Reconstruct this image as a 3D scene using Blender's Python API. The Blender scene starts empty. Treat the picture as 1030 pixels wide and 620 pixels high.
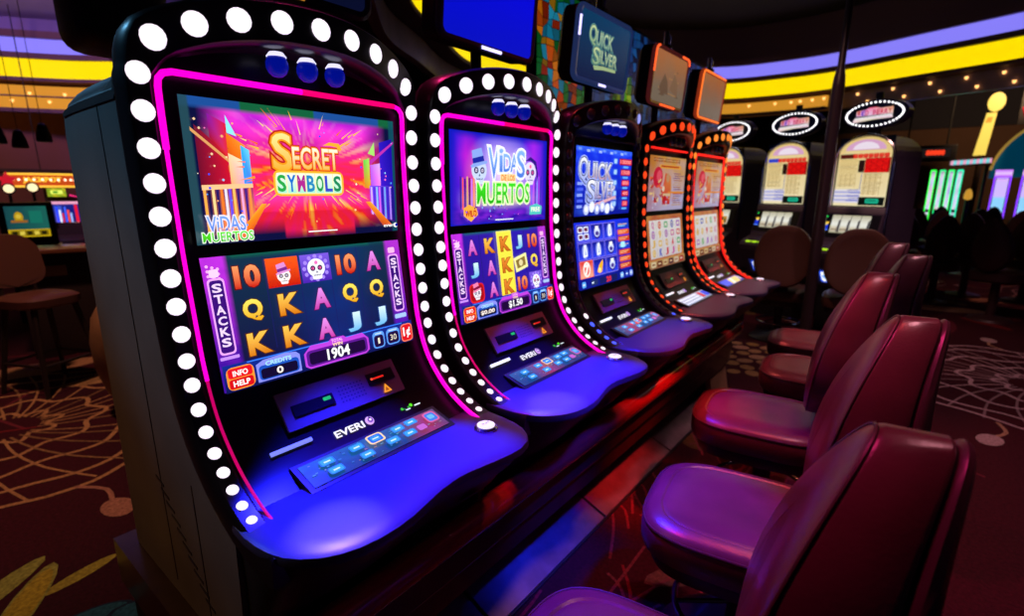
import bpy, bmesh, math, random
from math import sin, cos, pi, radians, hypot, atan2, exp
from mathutils import Vector, Matrix, noise

random.seed(7)
SC = bpy.context.scene
COL = SC.collection

# ------------------------------------------------------------------ colour
def lin(c):
    return c / 12.92 if c <= 0.04045 else ((c + 0.055) / 1.055) ** 2.4
def hx(h):
    h = h.lstrip('#')
    return tuple(lin(int(h[i:i + 2], 16) / 255) for i in (0, 2, 4))
def mix(a, b, t):
    t = max(0.0, min(1.0, t))
    return tuple(a[i] * (1 - t) + b[i] * t for i in range(3))

# --------------------------------------------------------------- materials
MATS = {}
def mat(name, color, rough=0.5, metal=0.0, coat=0.0, spec=0.5, emit=None, strength=1.0, bump=0.0, bscale=60.0, vary=0.0, vscale=6.0):
    if name in MATS:
        return MATS[name]
    m = bpy.data.materials.new(name)
    m.use_nodes = True
    nt = m.node_tree
    b = nt.nodes['Principled BSDF']
    b.inputs['Base Color'].default_value = (*color, 1)
    b.inputs['Roughness'].default_value = rough
    b.inputs['Metallic'].default_value = metal
    b.inputs['Specular IOR Level'].default_value = spec
    if coat:
        b.inputs['Coat Weight'].default_value = coat
        b.inputs['Coat Roughness'].default_value = 0.12
    if emit is not None:
        b.inputs['Emission Color'].default_value = (*emit, 1)
        b.inputs['Emission Strength'].default_value = strength
    if bump or vary:
        tc = nt.nodes.new('ShaderNodeTexCoord')
    if bump:
        n = nt.nodes.new('ShaderNodeTexNoise')
        n.inputs['Scale'].default_value = bscale
        n.inputs['Detail'].default_value = 3
        bp = nt.nodes.new('ShaderNodeBump')
        bp.inputs['Strength'].default_value = bump
        bp.inputs['Distance'].default_value = 0.01
        nt.links.new(tc.outputs['Object'], n.inputs['Vector'])
        nt.links.new(n.outputs['Fac'], bp.inputs['Height'])
        nt.links.new(bp.outputs['Normal'], b.inputs['Normal'])
    if vary:
        n2 = nt.nodes.new('ShaderNodeTexNoise')
        n2.inputs['Scale'].default_value = vscale
        n2.inputs['Detail'].default_value = 4
        r = nt.nodes.new('ShaderNodeValToRGB')
        r.color_ramp.elements[0].position = 0.3
        r.color_ramp.elements[1].position = 0.7
        r.color_ramp.elements[0].color = (*[c * (1 - vary) for c in color], 1)
        r.color_ramp.elements[1].color = (*[min(1, c * (1 + vary)) for c in color], 1)
        nt.links.new(tc.outputs['Object'], n2.inputs['Vector'])
        nt.links.new(n2.outputs['Fac'], r.inputs['Fac'])
        nt.links.new(r.outputs['Color'], b.inputs['Base Color'])
    MATS[name] = m
    return m
def glow(name, color, strength=1.0):
    if name in MATS:
        return MATS[name]
    return mat(name, tuple(c * 0.3 for c in color), 0.4, emit=color, strength=strength)
def wood(name, c1, c2, rough=0.25, scale=(1, 12, 12)):
    if name in MATS:
        return MATS[name]
    m = bpy.data.materials.new(name); m.use_nodes = True
    nt = m.node_tree; b = nt.nodes['Principled BSDF']
    tc = nt.nodes.new('ShaderNodeTexCoord'); mp = nt.nodes.new('ShaderNodeMapping')
    mp.inputs['Scale'].default_value = scale
    n = nt.nodes.new('ShaderNodeTexNoise'); n.inputs['Scale'].default_value = 4; n.inputs['Detail'].default_value = 6
    r = nt.nodes.new('ShaderNodeValToRGB')
    r.color_ramp.elements[0].position = 0.3; r.color_ramp.elements[1].position = 0.72
    r.color_ramp.elements[0].color = (*c1, 1); r.color_ramp.elements[1].color = (*c2, 1)
    nt.links.new(tc.outputs['Object'], mp.inputs['Vector']); nt.links.new(mp.outputs['Vector'], n.inputs['Vector'])
    nt.links.new(n.outputs['Fac'], r.inputs['Fac']); nt.links.new(r.outputs['Color'], b.inputs['Base Color'])
    b.inputs['Roughness'].default_value = rough
    b.inputs['Coat Weight'].default_value = 0.4; b.inputs['Coat Roughness'].default_value = 0.15
    MATS[name] = m
    return m
def attr_mat(name, emission, rough=0.8, grain=0.0, gscale=90.0):
    """reads the mesh's own colour attribute: a lit display, or a woven pattern"""
    if name in MATS:
        return MATS[name]
    m = bpy.data.materials.new(name); m.use_nodes = True
    nt = m.node_tree; b = nt.nodes['Principled BSDF']
    a = nt.nodes.new('ShaderNodeAttribute'); a.attribute_name = 'Col'
    if emission:
        b.inputs['Base Color'].default_value = (0.01, 0.01, 0.012, 1)
        b.inputs['Roughness'].default_value = 0.25
        nt.links.new(a.outputs['Color'], b.inputs['Emission Color'])
        b.inputs['Emission Strength'].default_value = emission
    else:
        b.inputs['Roughness'].default_value = rough
        b.inputs['Specular IOR Level'].default_value = 0.2
        tc = nt.nodes.new('ShaderNodeTexCoord')
        n = nt.nodes.new('ShaderNodeTexNoise'); n.inputs['Scale'].default_value = gscale; n.inputs['Detail'].default_value = 3
        mr = nt.nodes.new('ShaderNodeMapRange')
        mr.inputs['From Min'].default_value = 0.3; mr.inputs['From Max'].default_value = 0.7
        mr.inputs['To Min'].default_value = 1 - grain; mr.inputs['To Max'].default_value = 1 + grain
        mx = nt.nodes.new('ShaderNodeVectorMath'); mx.operation = 'SCALE'
        nt.links.new(tc.outputs['Object'], n.inputs['Vector']); nt.links.new(n.outputs['Fac'], mr.inputs['Value'])
        nt.links.new(a.outputs['Color'], mx.inputs[0]); nt.links.new(mr.outputs['Result'], mx.inputs['Scale'])
        nt.links.new(mx.outputs['Vector'], b.inputs['Base Color'])
        bp = nt.nodes.new('ShaderNodeBump'); bp.inputs['Strength'].default_value = 0.3; bp.inputs['Distance'].default_value = 0.01
        n3 = nt.nodes.new('ShaderNodeTexNoise'); n3.inputs['Scale'].default_value = 250
        nt.links.new(tc.outputs['Object'], n3.inputs['Vector']); nt.links.new(n3.outputs['Fac'], bp.inputs['Height'])
        nt.links.new(bp.outputs['Normal'], b.inputs['Normal'])
    MATS[name] = m
    return m

# ----------------------------------------------------------------- objects
def tag(o, label=None, cat=None, group=None, kind=None):
    if label: o['label'] = label
    if cat: o['category'] = cat
    if group: o['group'] = group
    if kind: o['kind'] = kind
    return o
def empty(name, loc=(0, 0, 0), rz=0.0):
    o = bpy.data.objects.new(name, None)
    COL.objects.link(o)
    o.location = loc
    o.rotation_euler = (0, 0, rz)
    o.empty_display_size = 0.1
    return o
def children(o):
    return [c for c in bpy.data.objects if c.parent == o]
def copy_tree(o, parent=None):
    c = o.copy(); COL.objects.link(c)
    if parent is not None: c.parent = parent
    for ch in list(o.children):
        copy_tree(ch, c)
    return c

class MB:
    """collects faces of one mesh"""
    def __init__(s): s.v = []; s.f = []; s.c = []
    def add(s, vs, fs, col=None):
        b = len(s.v); s.v += [tuple(p) for p in vs]; s.f += [tuple(i + b for i in f) for f in fs]
        if col is not None: s.c += [col] * len(vs) if not isinstance(col, list) else col
        return s
    def box(s, lo, hi, bev=0.0, M=None, seg=2):
        bm = bmesh.new(); bmesh.ops.create_cube(bm, size=1)
        for v in bm.verts:
            v.co = Vector([(lo[i] + hi[i]) / 2 + v.co[i] * (hi[i] - lo[i]) for i in range(3)])
        if bev:
            bmesh.ops.bevel(bm, geom=bm.edges[:], offset=bev, segments=seg, affect='EDGES', profile=0.5)
        s.bm(bm, M); return s
    def bm(s, bm, M=None):
        bm.verts.index_update()
        vs = [(M @ v.co if M else v.co.copy()) for v in bm.verts]
        s.add(vs, [[v.index for v in f.verts] for f in bm.faces]); bm.free()
    def loft(s, rings, cap0=True, cap1=True, closed=True):
        n = len(rings[0]); vs = [p for r in rings for p in r]; fs = []
        for k in range(len(rings) - 1):
            for i in range(n if closed else n - 1):
                j = (i + 1) % n
                fs.append((k * n + i, k * n + j, (k + 1) * n + j, (k + 1) * n + i))
        if cap0: fs.append(tuple(range(n))[::-1])
        if cap1: fs.append(tuple((len(rings) - 1) * n + i for i in range(n)))
        s.add(vs, fs); return s
    def tube(s, path, r, seg=8, closed=False, caps=True):
        P = [Vector(p) for p in path]; n = len(P)
        rr = r if isinstance(r, (list, tuple)) else [r] * n
        rings = []; up = None
        for i, p in enumerate(P):
            if closed: t = P[(i + 1) % n] - P[i - 1]
            else: t = P[min(i + 1, n - 1)] - P[max(i - 1, 0)]
            t.normalize()
            if up is None: up = Vector((0, 0, 1)) if abs(t.z) < 0.9 else Vector((1, 0, 0))
            a = t.cross(up); a.normalize(); b = a.cross(t); b.normalize(); up = b
            rings.append([p + (a * cos(2 * pi * k / seg) + b * sin(2 * pi * k / seg)) * rr[i] for k in range(seg)])
        if closed: rings.append(rings[0])
        s.loft(rings, caps and not closed, caps and not closed); return s
    def lathe(s, prof, seg=24, M=None):
        rings = [[Vector((r * cos(2 * pi * k / seg), r * sin(2 * pi * k / seg), z)) for k in range(seg)] for r, z in prof]
        if M: rings = [[M @ p for p in r] for r in rings]
        s.loft(rings); return s
    def prism(s, poly, axis_vec, M=None):
        a = [Vector(p) for p in poly]; b = [p + Vector(axis_vec) for p in a]
        if M: a = [M @ p for p in a]; b = [M @ p for p in b]
        n = len(a)
        s.add(a + b, [tuple(range(n))[::-1], tuple(range(n, 2 * n))] + [(i, (i + 1) % n, n + (i + 1) % n, n + i) for i in range(n)])
        return s
    def build(s, name, material, parent=None, smooth=False, off=None, label=None, kind=None, fix=True):
        me = bpy.data.meshes.new(name)
        vs = s.v if off is None else [(p[0] - off[0], p[1] - off[1], p[2] - off[2]) for p in s.v]
        me.from_pydata([tuple(p) for p in vs], [], s.f)
        if s.c:
            ca = me.color_attributes.new('Col', 'FLOAT_COLOR', 'POINT')
            flat = []
            for c in s.c: flat += [c[0], c[1], c[2], 1.0]
            ca.data.foreach_set('color', flat)
        elif fix:
            bm = bmesh.new(); bm.from_mesh(me)
            bmesh.ops.recalc_face_normals(bm, faces=bm.faces[:])
            bm.to_mesh(me); bm.free()
        me.materials.append(material)
        o = bpy.data.objects.new(name, me); COL.objects.link(o)
        if parent is not None: o.parent = parent
        if smooth:
            for p in me.polygons: p.use_smooth = True
            if hasattr(me, 'set_sharp_from_angle'): me.set_sharp_from_angle(angle=radians(38))
        if label: o['label'] = label
        if kind: o['kind'] = kind
        return o

def catmull(P, sub):
    P = [Vector(p) for p in P]; out = []
    for i in range(len(P) - 1):
        a = P[max(i - 1, 0)]; b = P[i]; c = P[i + 1]; d = P[min(i + 2, len(P) - 1)]
        for k in range(sub):
            t = k / sub
            out.append(0.5 * ((2 * b) + (c - a) * t + (2 * a - 5 * b + 4 * c - d) * t * t + (3 * b - a - 3 * c + d) * t ** 3))
    out.append(P[-1]); return out
def sup(n, a, b, e=4.0, cx=0, cy=0):
    pts = []
    for k in range(n):
        t = 2 * pi * k / n; c, s_ = cos(t), sin(t)
        pts.append((cx + a * math.copysign(abs(c) ** (2 / e), c), cy + b * math.copysign(abs(s_) ** (2 / e), s_)))
    return pts

# -------------------------------------------------- flat lit graphics (displays)
GLY = {}
def glyphs(txt, fat=0.0, shear=0.0):
    key = (txt, fat, shear)
    if key in GLY: return GLY[key]
    cu = bpy.data.curves.new('lettering', 'FONT'); cu.body = txt; cu.size = 1; cu.offset = fat; cu.shear = shear
    cu.resolution_u = 3
    ob = bpy.data.objects.new('lettering', cu); COL.objects.link(ob)
    bpy.context.view_layer.update()
    dg = bpy.context.evaluated_depsgraph_get()
    me = ob.evaluated_get(dg).to_mesh()
    vs = [(v.co.x, v.co.y) for v in me.vertices]; fs = [tuple(p.vertices) for p in me.polygons]
    ob.evaluated_get(dg).to_mesh_clear()
    bpy.data.objects.remove(ob); bpy.data.curves.remove(cu)
    GLY[key] = (vs, fs)
    return GLY[key]

class Disp:
    """a display face in metres, (0,0) its top left corner, v downwards; each shape a hair above the last"""
    def __init__(s, w, h): s.w = w; s.h = h; s.v = []; s.f = []; s.c = []; s.l = 0
    def poly(s, pts, col, layer=None):
        b = len(s.v)
        if layer is None: s.l += 1; layer = s.l
        s.v += [(p[0], p[1], layer) for p in pts]; s.f.append(tuple(range(b, b + len(pts))))
        s.c += col if isinstance(col, list) else [col] * len(pts)
    def rect(s, u, v, w, h, col, col2=None):
        s.poly([(u, v), (u + w, v), (u + w, v + h), (u, v + h)], col if col2 is None else [col, col, col2, col2])
    def rrect(s, u, v, w, h, col, r=None):
        r = r or min(w, h) * 0.25; pts = []
        for cx, cy, a0 in ((u + w - r, v + r, -90), (u + w - r, v + h - r, 0), (u + r, v + h - r, 90), (u + r, v + r, 180)):
            for k in range(4): a = radians(a0 + 30 * k); pts.append((cx + r * cos(a), cy + r * sin(a)))
        s.poly(pts, col)
    def frame(s, u, v, w, h, t, col, inner):
        s.rrect(u, v, w, h, col); s.rrect(u + t, v + t, w - 2 * t, h - 2 * t, inner)
    def disc(s, u, v, r, col, ry=None, n=14):
        ry = ry or r
        s.poly([(u + r * cos(2 * pi * k / n), v + ry * sin(2 * pi * k / n)) for k in range(n)], col)
    def raster(s, fn, nu, nv, u0=0, v0=0, w=None, h=None):
        w = w or s.w; h = h or s.h; s.l += 1; b = len(s.v)
        for j in range(nv + 1):
            for i in range(nu + 1):
                s.v.append((u0 + w * i / nu, v0 + h * j / nv, s.l)); s.c.append(fn(i / nu, j / nv))
        for j in range(nv):
            for i in range(nu):
                k = b + j * (nu + 1) + i; s.f.append((k, k + 1, k + nu + 2, k + nu + 1))
    def text(s, txt, u, v, w, h, col, fat=0.0, col2=None, shear=0.0, rot=0.0, box_fat=None):
        """txt fitted to the box u,v,w,h; a fatter copy uses the plain glyphs' box so outlines line up"""
        vs, fs = glyphs(txt, fat, shear); bv, _ = glyphs(txt, 0.0, shear)
        x0 = min(p[0] for p in bv); x1 = max(p[0] for p in bv); y0 = min(p[1] for p in bv); y1 = max(p[1] for p in bv)
        sx = w / max(1e-6, x1 - x0); sy = h / max(1e-6, y1 - y0); s.l += 1; b = len(s.v); cx, cy = u + w / 2, v + h / 2
        for x, y in vs:
            uu = u + (x - x0) * sx; t = (y1 - y) / max(1e-6, y1 - y0); vv = v + t * h
            if rot:
                du, dv = uu - cx, vv - cy; uu = cx + du * cos(rot) - dv * sin(rot); vv = cy + du * sin(rot) + dv * cos(rot)
            s.v.append((uu, vv, s.l)); s.c.append(col if col2 is None else mix(col, col2, t))
        s.f += [tuple(i + b for i in f) for f in fs]
    def build(s, name, material, parent, TL, U, V, N, off=(0, 0, 0), eps=0.00012, thick=0.012):
        TL = Vector(TL); U = Vector(U).normalized(); V = Vector(V).normalized(); N = Vector(N).normalized()
        mb = MB()
        mb.add([TL + U * p[0] + V * p[1] + N * (p[2] * eps) for p in s.v], s.f, list(s.c))
        c = [TL, TL + U * s.w, TL + U * s.w + V * s.h, TL + V * s.h]; d = [p - N * thick for p in c]
        mb.add(c + d, [(7, 6, 5, 4), (0, 1, 5, 4), (1, 2, 6, 5), (2, 3, 7, 6), (3, 0, 4, 7)], (0.0, 0.0, 0.0))
        return mb.build(name, material, parent, off=off)
SCREEN = attr_mat('lit_display', 1.15)
BACKLIT = attr_mat('backlit_glass', .82)
SCREEN_D = attr_mat('softer_lit_display', .66)
# =================================================================== SLOT MACHINES
PF = [(-0.90, .894), (-0.95, .896), (-1.0, .899), (-1.055, .913), (-1.096, .931), (-1.137, .954), (-1.176, .983), (-1.212, 1.019), (-1.246, 1.062),
      (-1.271, 1.112), (-1.289, 1.169), (-1.301, 1.226), (-1.308, 1.29), (-1.315, 1.355), (-1.322, 1.42), (-1.327, 1.488),
      (-1.329, 1.559), (-1.332, 1.631), (-1.334, 1.705), (-1.334, 1.782), (-1.331, 1.858)]
K0 = 3                                   # PF[K0] is the lowest lamp
def prof(s):
    s += K0; s = max(0.0, min(len(PF) - 1.0001, s)); i = int(s); t = s - i
    a, b, c, d = PF[max(i - 1, 0)], PF[i], PF[i + 1], PF[min(i + 2, len(PF) - 1)]
    def cr(k): return 0.5 * (2 * b[k] + (c[k] - a[k]) * t + (2 * a[k] - 5 * b[k] + 4 * c[k] - d[k]) * t * t + (3 * b[k] - a[k] - 3 * c[k] + d[k]) * t ** 3)
    return cr(0), cr(1)
def pnorm(s):
    a = prof(s - 0.05); b = prof(s + 0.05); tx, tz = b[0] - a[0], b[1] - a[1]; l = hypot(tx, tz) or 1
    n = (tz / l, -tx / l)
    return n if n[0] + n[1] > 0 else (-n[0], -n[1])
def S(s, y, off=0.0):
    x, z = prof(s); n = pnorm(s)
    return Vector((x + n[0] * off, y, z + n[1] * off))
ORG = (-1.35, 0.0, 0.45)
BLACK = mat('black_gloss_plastic', (0.008, 0.007, 0.010), 0.32)
BLACKM = mat('black_satin_plastic', (0.012, 0.011, 0.014), 0.5)
PANEL = mat('black_glass_panel', (0.005, 0.005, 0.008), 0.30, spec=.28)
SIDE = mat('grey_textured_side_panel', (0.15, 0.14, 0.135), 0.5, vary=0.12, vscale=5)
DECK = mat('satin_deck_blue_light_tint', (0.045, 0.045, 0.13), 0.38, spec=0.25)  # grey deck, with the blue of the hood light put into its colour
PLATE = mat('brushed_violet_grey_plate', (.21, .14, .15), .45)
STEEL = mat('polished_steel', (0.55, 0.55, 0.58), 0.22, metal=1.0)

arch_half = [(-1.331, -.3705, 1.858), (-1.316, -.338, 1.929), (-1.283, -.266, 1.965), (-1.254, -.184, 1.986), (-1.234, -.094, 1.998), (-1.224, 0, 2.001)]
side_path = [S(s * 0.5, -.3705) for s in range(-5, 35)]
arch_left = catmull(arch_half, 4)
half = [Vector(p) for p in side_path] + arch_left
full = half + [Vector((p.x, -p.y, p.z)) for p in half[-2::-1]]
NSIDE = len(side_path)

def frame_axes(i):
    n = len(full); t = (full[min(i + 1, n - 1)] - full[max(i - 1, 0)]).normalized()
    p = full[i]
    if i < NSIDE - 1: o = Vector((0, -1, 0))
    elif i > n - NSIDE: o = Vector((0, 1, 0))
    else:
        o = t.cross(Vector((1, 0, 0))); o.normalize()
        if o.z < 0 and abs(p.y) < 0.3: o = -o
        if abs(p.y) >= 0.3 and o.y * p.y < 0: o = -o
    nn = t.cross(o); nn.normalize()
    if nn.x + nn.z * 0.3 < 0: nn = -nn
    return t, o, nn
AX = [frame_axes(i) for i in range(len(full))]

def outer_w(i):
    p = full[i]; a = 0.0
    if p.z > 1.86: a = 1.0
    return 0.0265 + 0.020 * a * min(1, (p.z - 1.858) / 0.07 if p.z > 1.858 else 0)

def make_frame_mesh():
    rings = []
    for i, p in enumerate(full):
        t, o, n = AX[i]; w = outer_w(i)
        pr = [(w, -.075), (w, -.010), (w - .007, 0), (-w + .007, 0), (-w, -.010), (-w, -.075)]
        rings.append([p + o * a + n * b for a, b in pr])
    return MB().loft(rings)
def make_panel_mesh():
    mb = MB(); rows = []
    ss = [-1.6 + 0.4 * k for k in range(0, 47)]
    for s in ss: rows.append([S(s, y, -.026) for y in (-.345, -.17, 0, .17, .345)])
    rows.append([Vector((-1.362, y, 1.93)) for y in (-.345, -.17, 0, .17, .345)])
    rows.append([Vector((-1.362, y, 2.0)) for y in (-.30, -.15, 0, .15, .30)])
    mb.loft(rows, False, False, closed=False); return mb
def make_hood_mesh():
    idx = [i for i in range(len(full)) if full[i].z > 1.80]
    rings = []
    for i in idx:
        t, o, n = AX[i]; w = outer_w(i); a = full[i] - o * w - n * .05; b = Vector((-1.36, a.y * 0.985, a.z - 0.004))
        rings.append([a, a.lerp(b, .5) + Vector((0, 0, .006)), b])
    mb = MB(); mb.loft(rings, False, False, closed=False); return mb
CAB_ = [(-1.93, .45), (-1.125, .45), (-1.115, .66), (-1.10, .865)] + [tuple(S(s, 0, -.045)[k] for k in (0, 2)) for s in range(2, 18)] + \
      [(-1.38, 1.868), (-1.47, 1.842), (-1.52, 1.832), (-1.68, 1.824), (-1.865, 1.824), (-1.885, 1.76)]
def make_cab_mesh():
    mb = MB(); mb.prism([(x, -.393, z) for x, z in CAB_], (0, .786, 0)); return mb
def make_cap_mesh():
    idx = [i for i in range(len(full)) if full[i].z > 1.80]
    base = []
    for i in idx:
        t, o, n = AX[i]; base.append(full[i] + o * (outer_w(i) - .001) - n * .070)
    rings = [base]
    for x, k in ((-1.412, .96), (-1.424, .42), (-1.56, .415), (-1.68, .40), (-1.77, .36), (-1.83, .28), (-1.862, .15)):
        rings.append([Vector((min(x, p.x - .004) if k > .9 else x, p.y, (1.81 + max(0, p.z - 1.81) * k) - (.005 if p.z < 1.83 else 0))) for p in base])
    return MB().loft(rings, False, True)
DK = [(-1.09, -.400), (-1.03, -.404), (-.985, -.402), (-.945, -.396), (-.905, -.384), (-.875, -.366), (-.845, -.338), (-.822, -.305), (-.806, -.265), (-.798, -.22), (-.797, -.17), (-.803, -.12), (-.815, -.07),
      (-.826, -.02), (-.832, .03), (-.830, .08), (-.820, .13), (-.809, .18), (-.801, .23), (-.800, .275), (-.812, .32), (-.838, .352), (-.872, .376), (-.915, .391), (-.97, .399), (-1.03, .402), (-1.09, .400)]
def deck_z(x): return .905
def make_deck_mesh():
    def ring(inset, z):
        r = []
        for x, y in DK:
            k = 1 - inset / .40; xx = x if x <= -1.08 else -1.09 + (x + 1.09) * (1 - inset / .27)
            r.append(Vector((xx, y * k, z + (deck_z(xx) - .905))))
        return r
    return MB().loft([ring(.012, .872), ring(0.002, .878), ring(0, .888), ring(0.003, .899), ring(.012, .905), ring(.05, .906), ring(.14, .906)])
def make_apron_mesh():
    rings = []
    for z, k, yk in ((.872, .95, .965), (.83, .84, .96), (.78, .66, .955), (.72, .50, .95), (.66, .28, .95), (.61, .09, .95), (.455, .08, .95)):
        rings.append([Vector((-1.08 + (x + 1.08) * k if x > -1.08 else -1.12, y * yk, z)) for x, y in DK])
    return MB().loft(rings)
def make_strip_mesh():
    pts = [S(s * 0.5, -.336, -.004) for s in range(-2, 34)]
    pts += [Vector((-1.336, -.336, 1.835)), Vector((-1.336, -.333, 1.853)), Vector((-1.336, -.323, 1.865)), Vector((-1.336, -.305, 1.870))]
    top = [Vector((-1.336, y, 1.870)) for y in (-.2, -.1, 0, .1, .2)]
    pts = pts + top + [Vector((p.x, -p.y, p.z)) for p in pts[::-1]]
    return pts
STRIP = make_strip_mesh()

LAMP_R = []
LAMPS = []                                # (position, outward axis, tangent, radius)
def lamp_table():
    for k in range(18):
        p = S(k, -.3705, .0); n = pnorm(k); n = Vector((n[0], 0, n[1]))
        r = 0.0115 + 0.0105 * min(1, (k / 12.0)) ; r = r if k < 15 else 0.022 + (k - 14) * 0.0004
        LAMPS.append((p, n, r))
        LAMPS.append((Vector((p.x, -p.y, p.z)), n, r))
    for q in arch_half[1:]:
        best = min(range(len(full)), key=lambda i: (full[i] - Vector(q)).length)
        n = AX[best][2]; LAMPS.append((Vector(q), n, 0.0255))
        if q[1] != 0:
            LAMPS.append((Vector((q[0], -q[1], q[2])), Vector((n.x, -n.y, n.z)), 0.0255))
lamp_table()
def lamp_mesh():
    return MB().lathe([(0.0, -.15), (.9, -.15), (1.0, 0), (.93, .18), (.7, .34), (.38, .44), (0.02, .47)], 16)

WHITE_ON = glow('white_pink_lamp', (1.0, .86, 1.0), 1.25)
BLUE_LAMP = glow('blue_lamp', (.06, .10, 1.0), 1.6)
OFF_LAMP = mat('dark_lamp_lens', (.05, .06, .07), .2)
RED_LAMP = glow('red_orange_lamp', (1.0, .06, .01), 1.15)
ORANGE_LAMP = glow('orange_lamp', (1.0, .25, .03), 1.2)
DIM_RED = glow('dim_red_lamp', (.22, .015, .03), 1.0)
PINK = glow('magenta_light_strip', (1.0, .0, .55), 1.4)
PINKRED = glow('rose_light_strip', (1.0, .0, .16), 1.1)
RED_STRIP = glow('red_light_strip', (1.0, .015, .01), 1.3)
OFF_STRIP = mat('unlit_strip_lens', (.05, .03, .07), .3)

MESH_CACHE = {}
def shared(key, fn, material, parent, smooth=True, name=None, off=ORG):
    """one mesh, shared by the parts that repeat, coloured by its own object"""
    k = (key, material.name)
    if k not in MESH_CACHE:
        o = fn().build(name or key, material, parent, smooth, off=off); MESH_CACHE[k] = o.data; return o
    o = bpy.data.objects.new(name or key, MESH_CACHE[k]); COL.objects.link(o); o.parent = parent
    return o

def place_surface(s, y, w, h):
    """top left corner and axes of a small flat plate lying on the curved front at profile point s"""
    c = S(s, y, -.018); n = pnorm(s); N = Vector((n[0], 0, n[1])); V = Vector((n[1], 0, -n[0]))
    if V.z > 0: V = -V
    U = Vector((0, 1, 0)); TL = c - U * (w / 2) - V * (h / 2)
    return TL, U, V, N

def build_machine(yc, label, lit, upper, lower, buttons, strip, decklight, plate_lit='red'):
    root = empty('slot_machine', (ORG[0], yc, ORG[2]))
    tag(root, label, 'slot machine', 'video slot machines in the front row')
    shared('cabinet', make_cab_mesh, SIDE, root, False)
    shared('hood', make_cap_mesh, BLACKM, root)
    shared('light_frame', make_frame_mesh, BLACK, root)
    shared('front_panel', make_panel_mesh, PANEL, root)
    shared('hood_recess', make_hood_mesh, BLACKM, root)
    shared('deck', make_deck_mesh, DECK, root)
    shared('apron', make_apron_mesh, BLACKM, root)
    # vents in the near side panel
    vt = MB()
    for k in range(10):
        x = -1.60 + k * 0.028; z = .83 - k * .030
        vt.prism([(x, -.3945, z), (x + .055, -.3945, z - .012), (x + .055, -.3945, z - .020), (x, -.3945, z - .008)], (0, .002, 0))
    shared('vent', lambda: vt, BLACKM, root, False)
    seam = MB(); seam.box((-1.565, -.3942, .5), (-1.561, -.3925, 1.82)); seam.box((-1.33, -.3942, .5), (-1.326, -.3925, .9))
    shared('panel_seam', lambda: seam, BLACKM, root, False)
    # lamps
    for i, (p, n, r) in enumerate(LAMPS):
        m = lit(i)
        o = shared('lamp', lamp_mesh, m, root, True, off=None)
        q = n.to_track_quat('Z', 'Y')
        o.location = p + n * .0005 - Vector(ORG); o.rotation_euler = q.to_euler(); o.scale = (r, r, r * .75)
    # light strip
    segs = strip
    for a, b, m, rad in segs:
        mb = MB(); mb.tube(STRIP[a:b], rad, 8); mb.build('light_strip', m, root, True, off=ORG)
    # hood globes
    for gy, on in decklight['globes']:
        g = shared('hood_globe', lambda: MB().lathe([(0.001, -.028), (.012, -.0255), (.021, -.018), (.026, -.006), (.026, .006), (.021, .018), (.014, .026)], 20), decklight['globe_mat'] if on else OFF_LAMP, root, True, off=None)
        g.location = Vector((-1.292, gy, 1.915)) - Vector(ORG)
        c = shared('lamp_cap', lambda: MB().lathe([(.001, .026), (.0225, .0175), (.0235, .019), (.016, .029), (.001, .031)], 20), decklight['cap_mat'] if on else OFF_LAMP, g, True, off=None)
    # displays
    upper(root); lower(root)
    # bill and ticket plate
    TL, U, V, N = place_surface(4.72, 0.004, .386, .108)
    W = .386; H = .108
    mb = MB(); mb.prism([TL, TL + U * W, TL + U * W + V * H, TL + V * H], tuple(N * .008)); pl = mb.build('bill_plate', PLATE, root, off=ORG)
    base = TL + N * .0085
    mb = MB(); mb.prism([base + U * a + V * b for a, b in ((.028, .044), (.150, .044), (.150, .076), (.028, .076))], tuple(N * .004)); mb.build('bill_slot', BLACK, pl, off=ORG)
    mb = MB(); mb.prism([base + U * a + V * b for a, b in ((.273, .026), (.368, .026), (.368, .062), (.273, .062))], tuple(N * .004)); mb.build('ticket_slot', BLACK, pl, off=ORG)
    d = Disp(W, H)
    e_ = Disp(W, H); e_.rrect(.118, .050, .024, .010, hx('#1fae62'))
    mbd = MB(); mbd.add([base + N * .0045 + U * p[0] + V * p[1] + N * p[2] * .0001 for p in e_.v], e_.f, list(e_.c)); mbd.build('slot_light', SCREEN, pl, off=ORG)
    d.rect(.284, .042, .046, .006, hx('#d02018')); d.disc(.286, .045, .004, hx('#ff5a3c'))
    d.poly([(.322, .070), (.337, .098), (.307, .098)], hx('#ff9a2a')); d.poly([(.322, .080), (.329, .094), (.315, .094)], hx('#a04a10'))
    d.v = [(a, b, c) for a, b, c in d.v]
    mbd = MB(); mbd.add([base + N * .0045 + U * p[0] + V * p[1] + N * p[2] * .0001 for p in d.v], d.f, list(d.c)); mbd.build('indicator', SCREEN, pl, off=ORG)
    dots = MB()
    for r_ in range(5):
        for c_ in range(8):
            q = base + U * (.172 + c_ * .011) + V * (.034 + r_ * .011)
            dots.prism([q, q + U * .004, q + U * .004 + V * .004, q + V * .004], tuple(N * .0008))
    dots.build('speaker_grille', mat('blue_black_grille', (.03, .03, .09), .6), pl, off=ORG)
    # maker's lettering
    TL, U, V, N = place_surface(2.76, -.032, .092, .020); TL = TL - N * .006
    d = Disp(.092, .020); d.text('EVERI', 0, 0, .092, .020, hx('#f6f2ff'), fat=.03)
    mbd = MB(); mbd.add([TL + U * p[0] + V * p[1] + N * .0015 for p in d.v], d.f, list(d.c)); mbd.build('lettering', SCREEN, root, off=ORG)
    TL, U, V, N = place_surface(2.80, .036, .030, .030); TL = TL - N * .006
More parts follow.
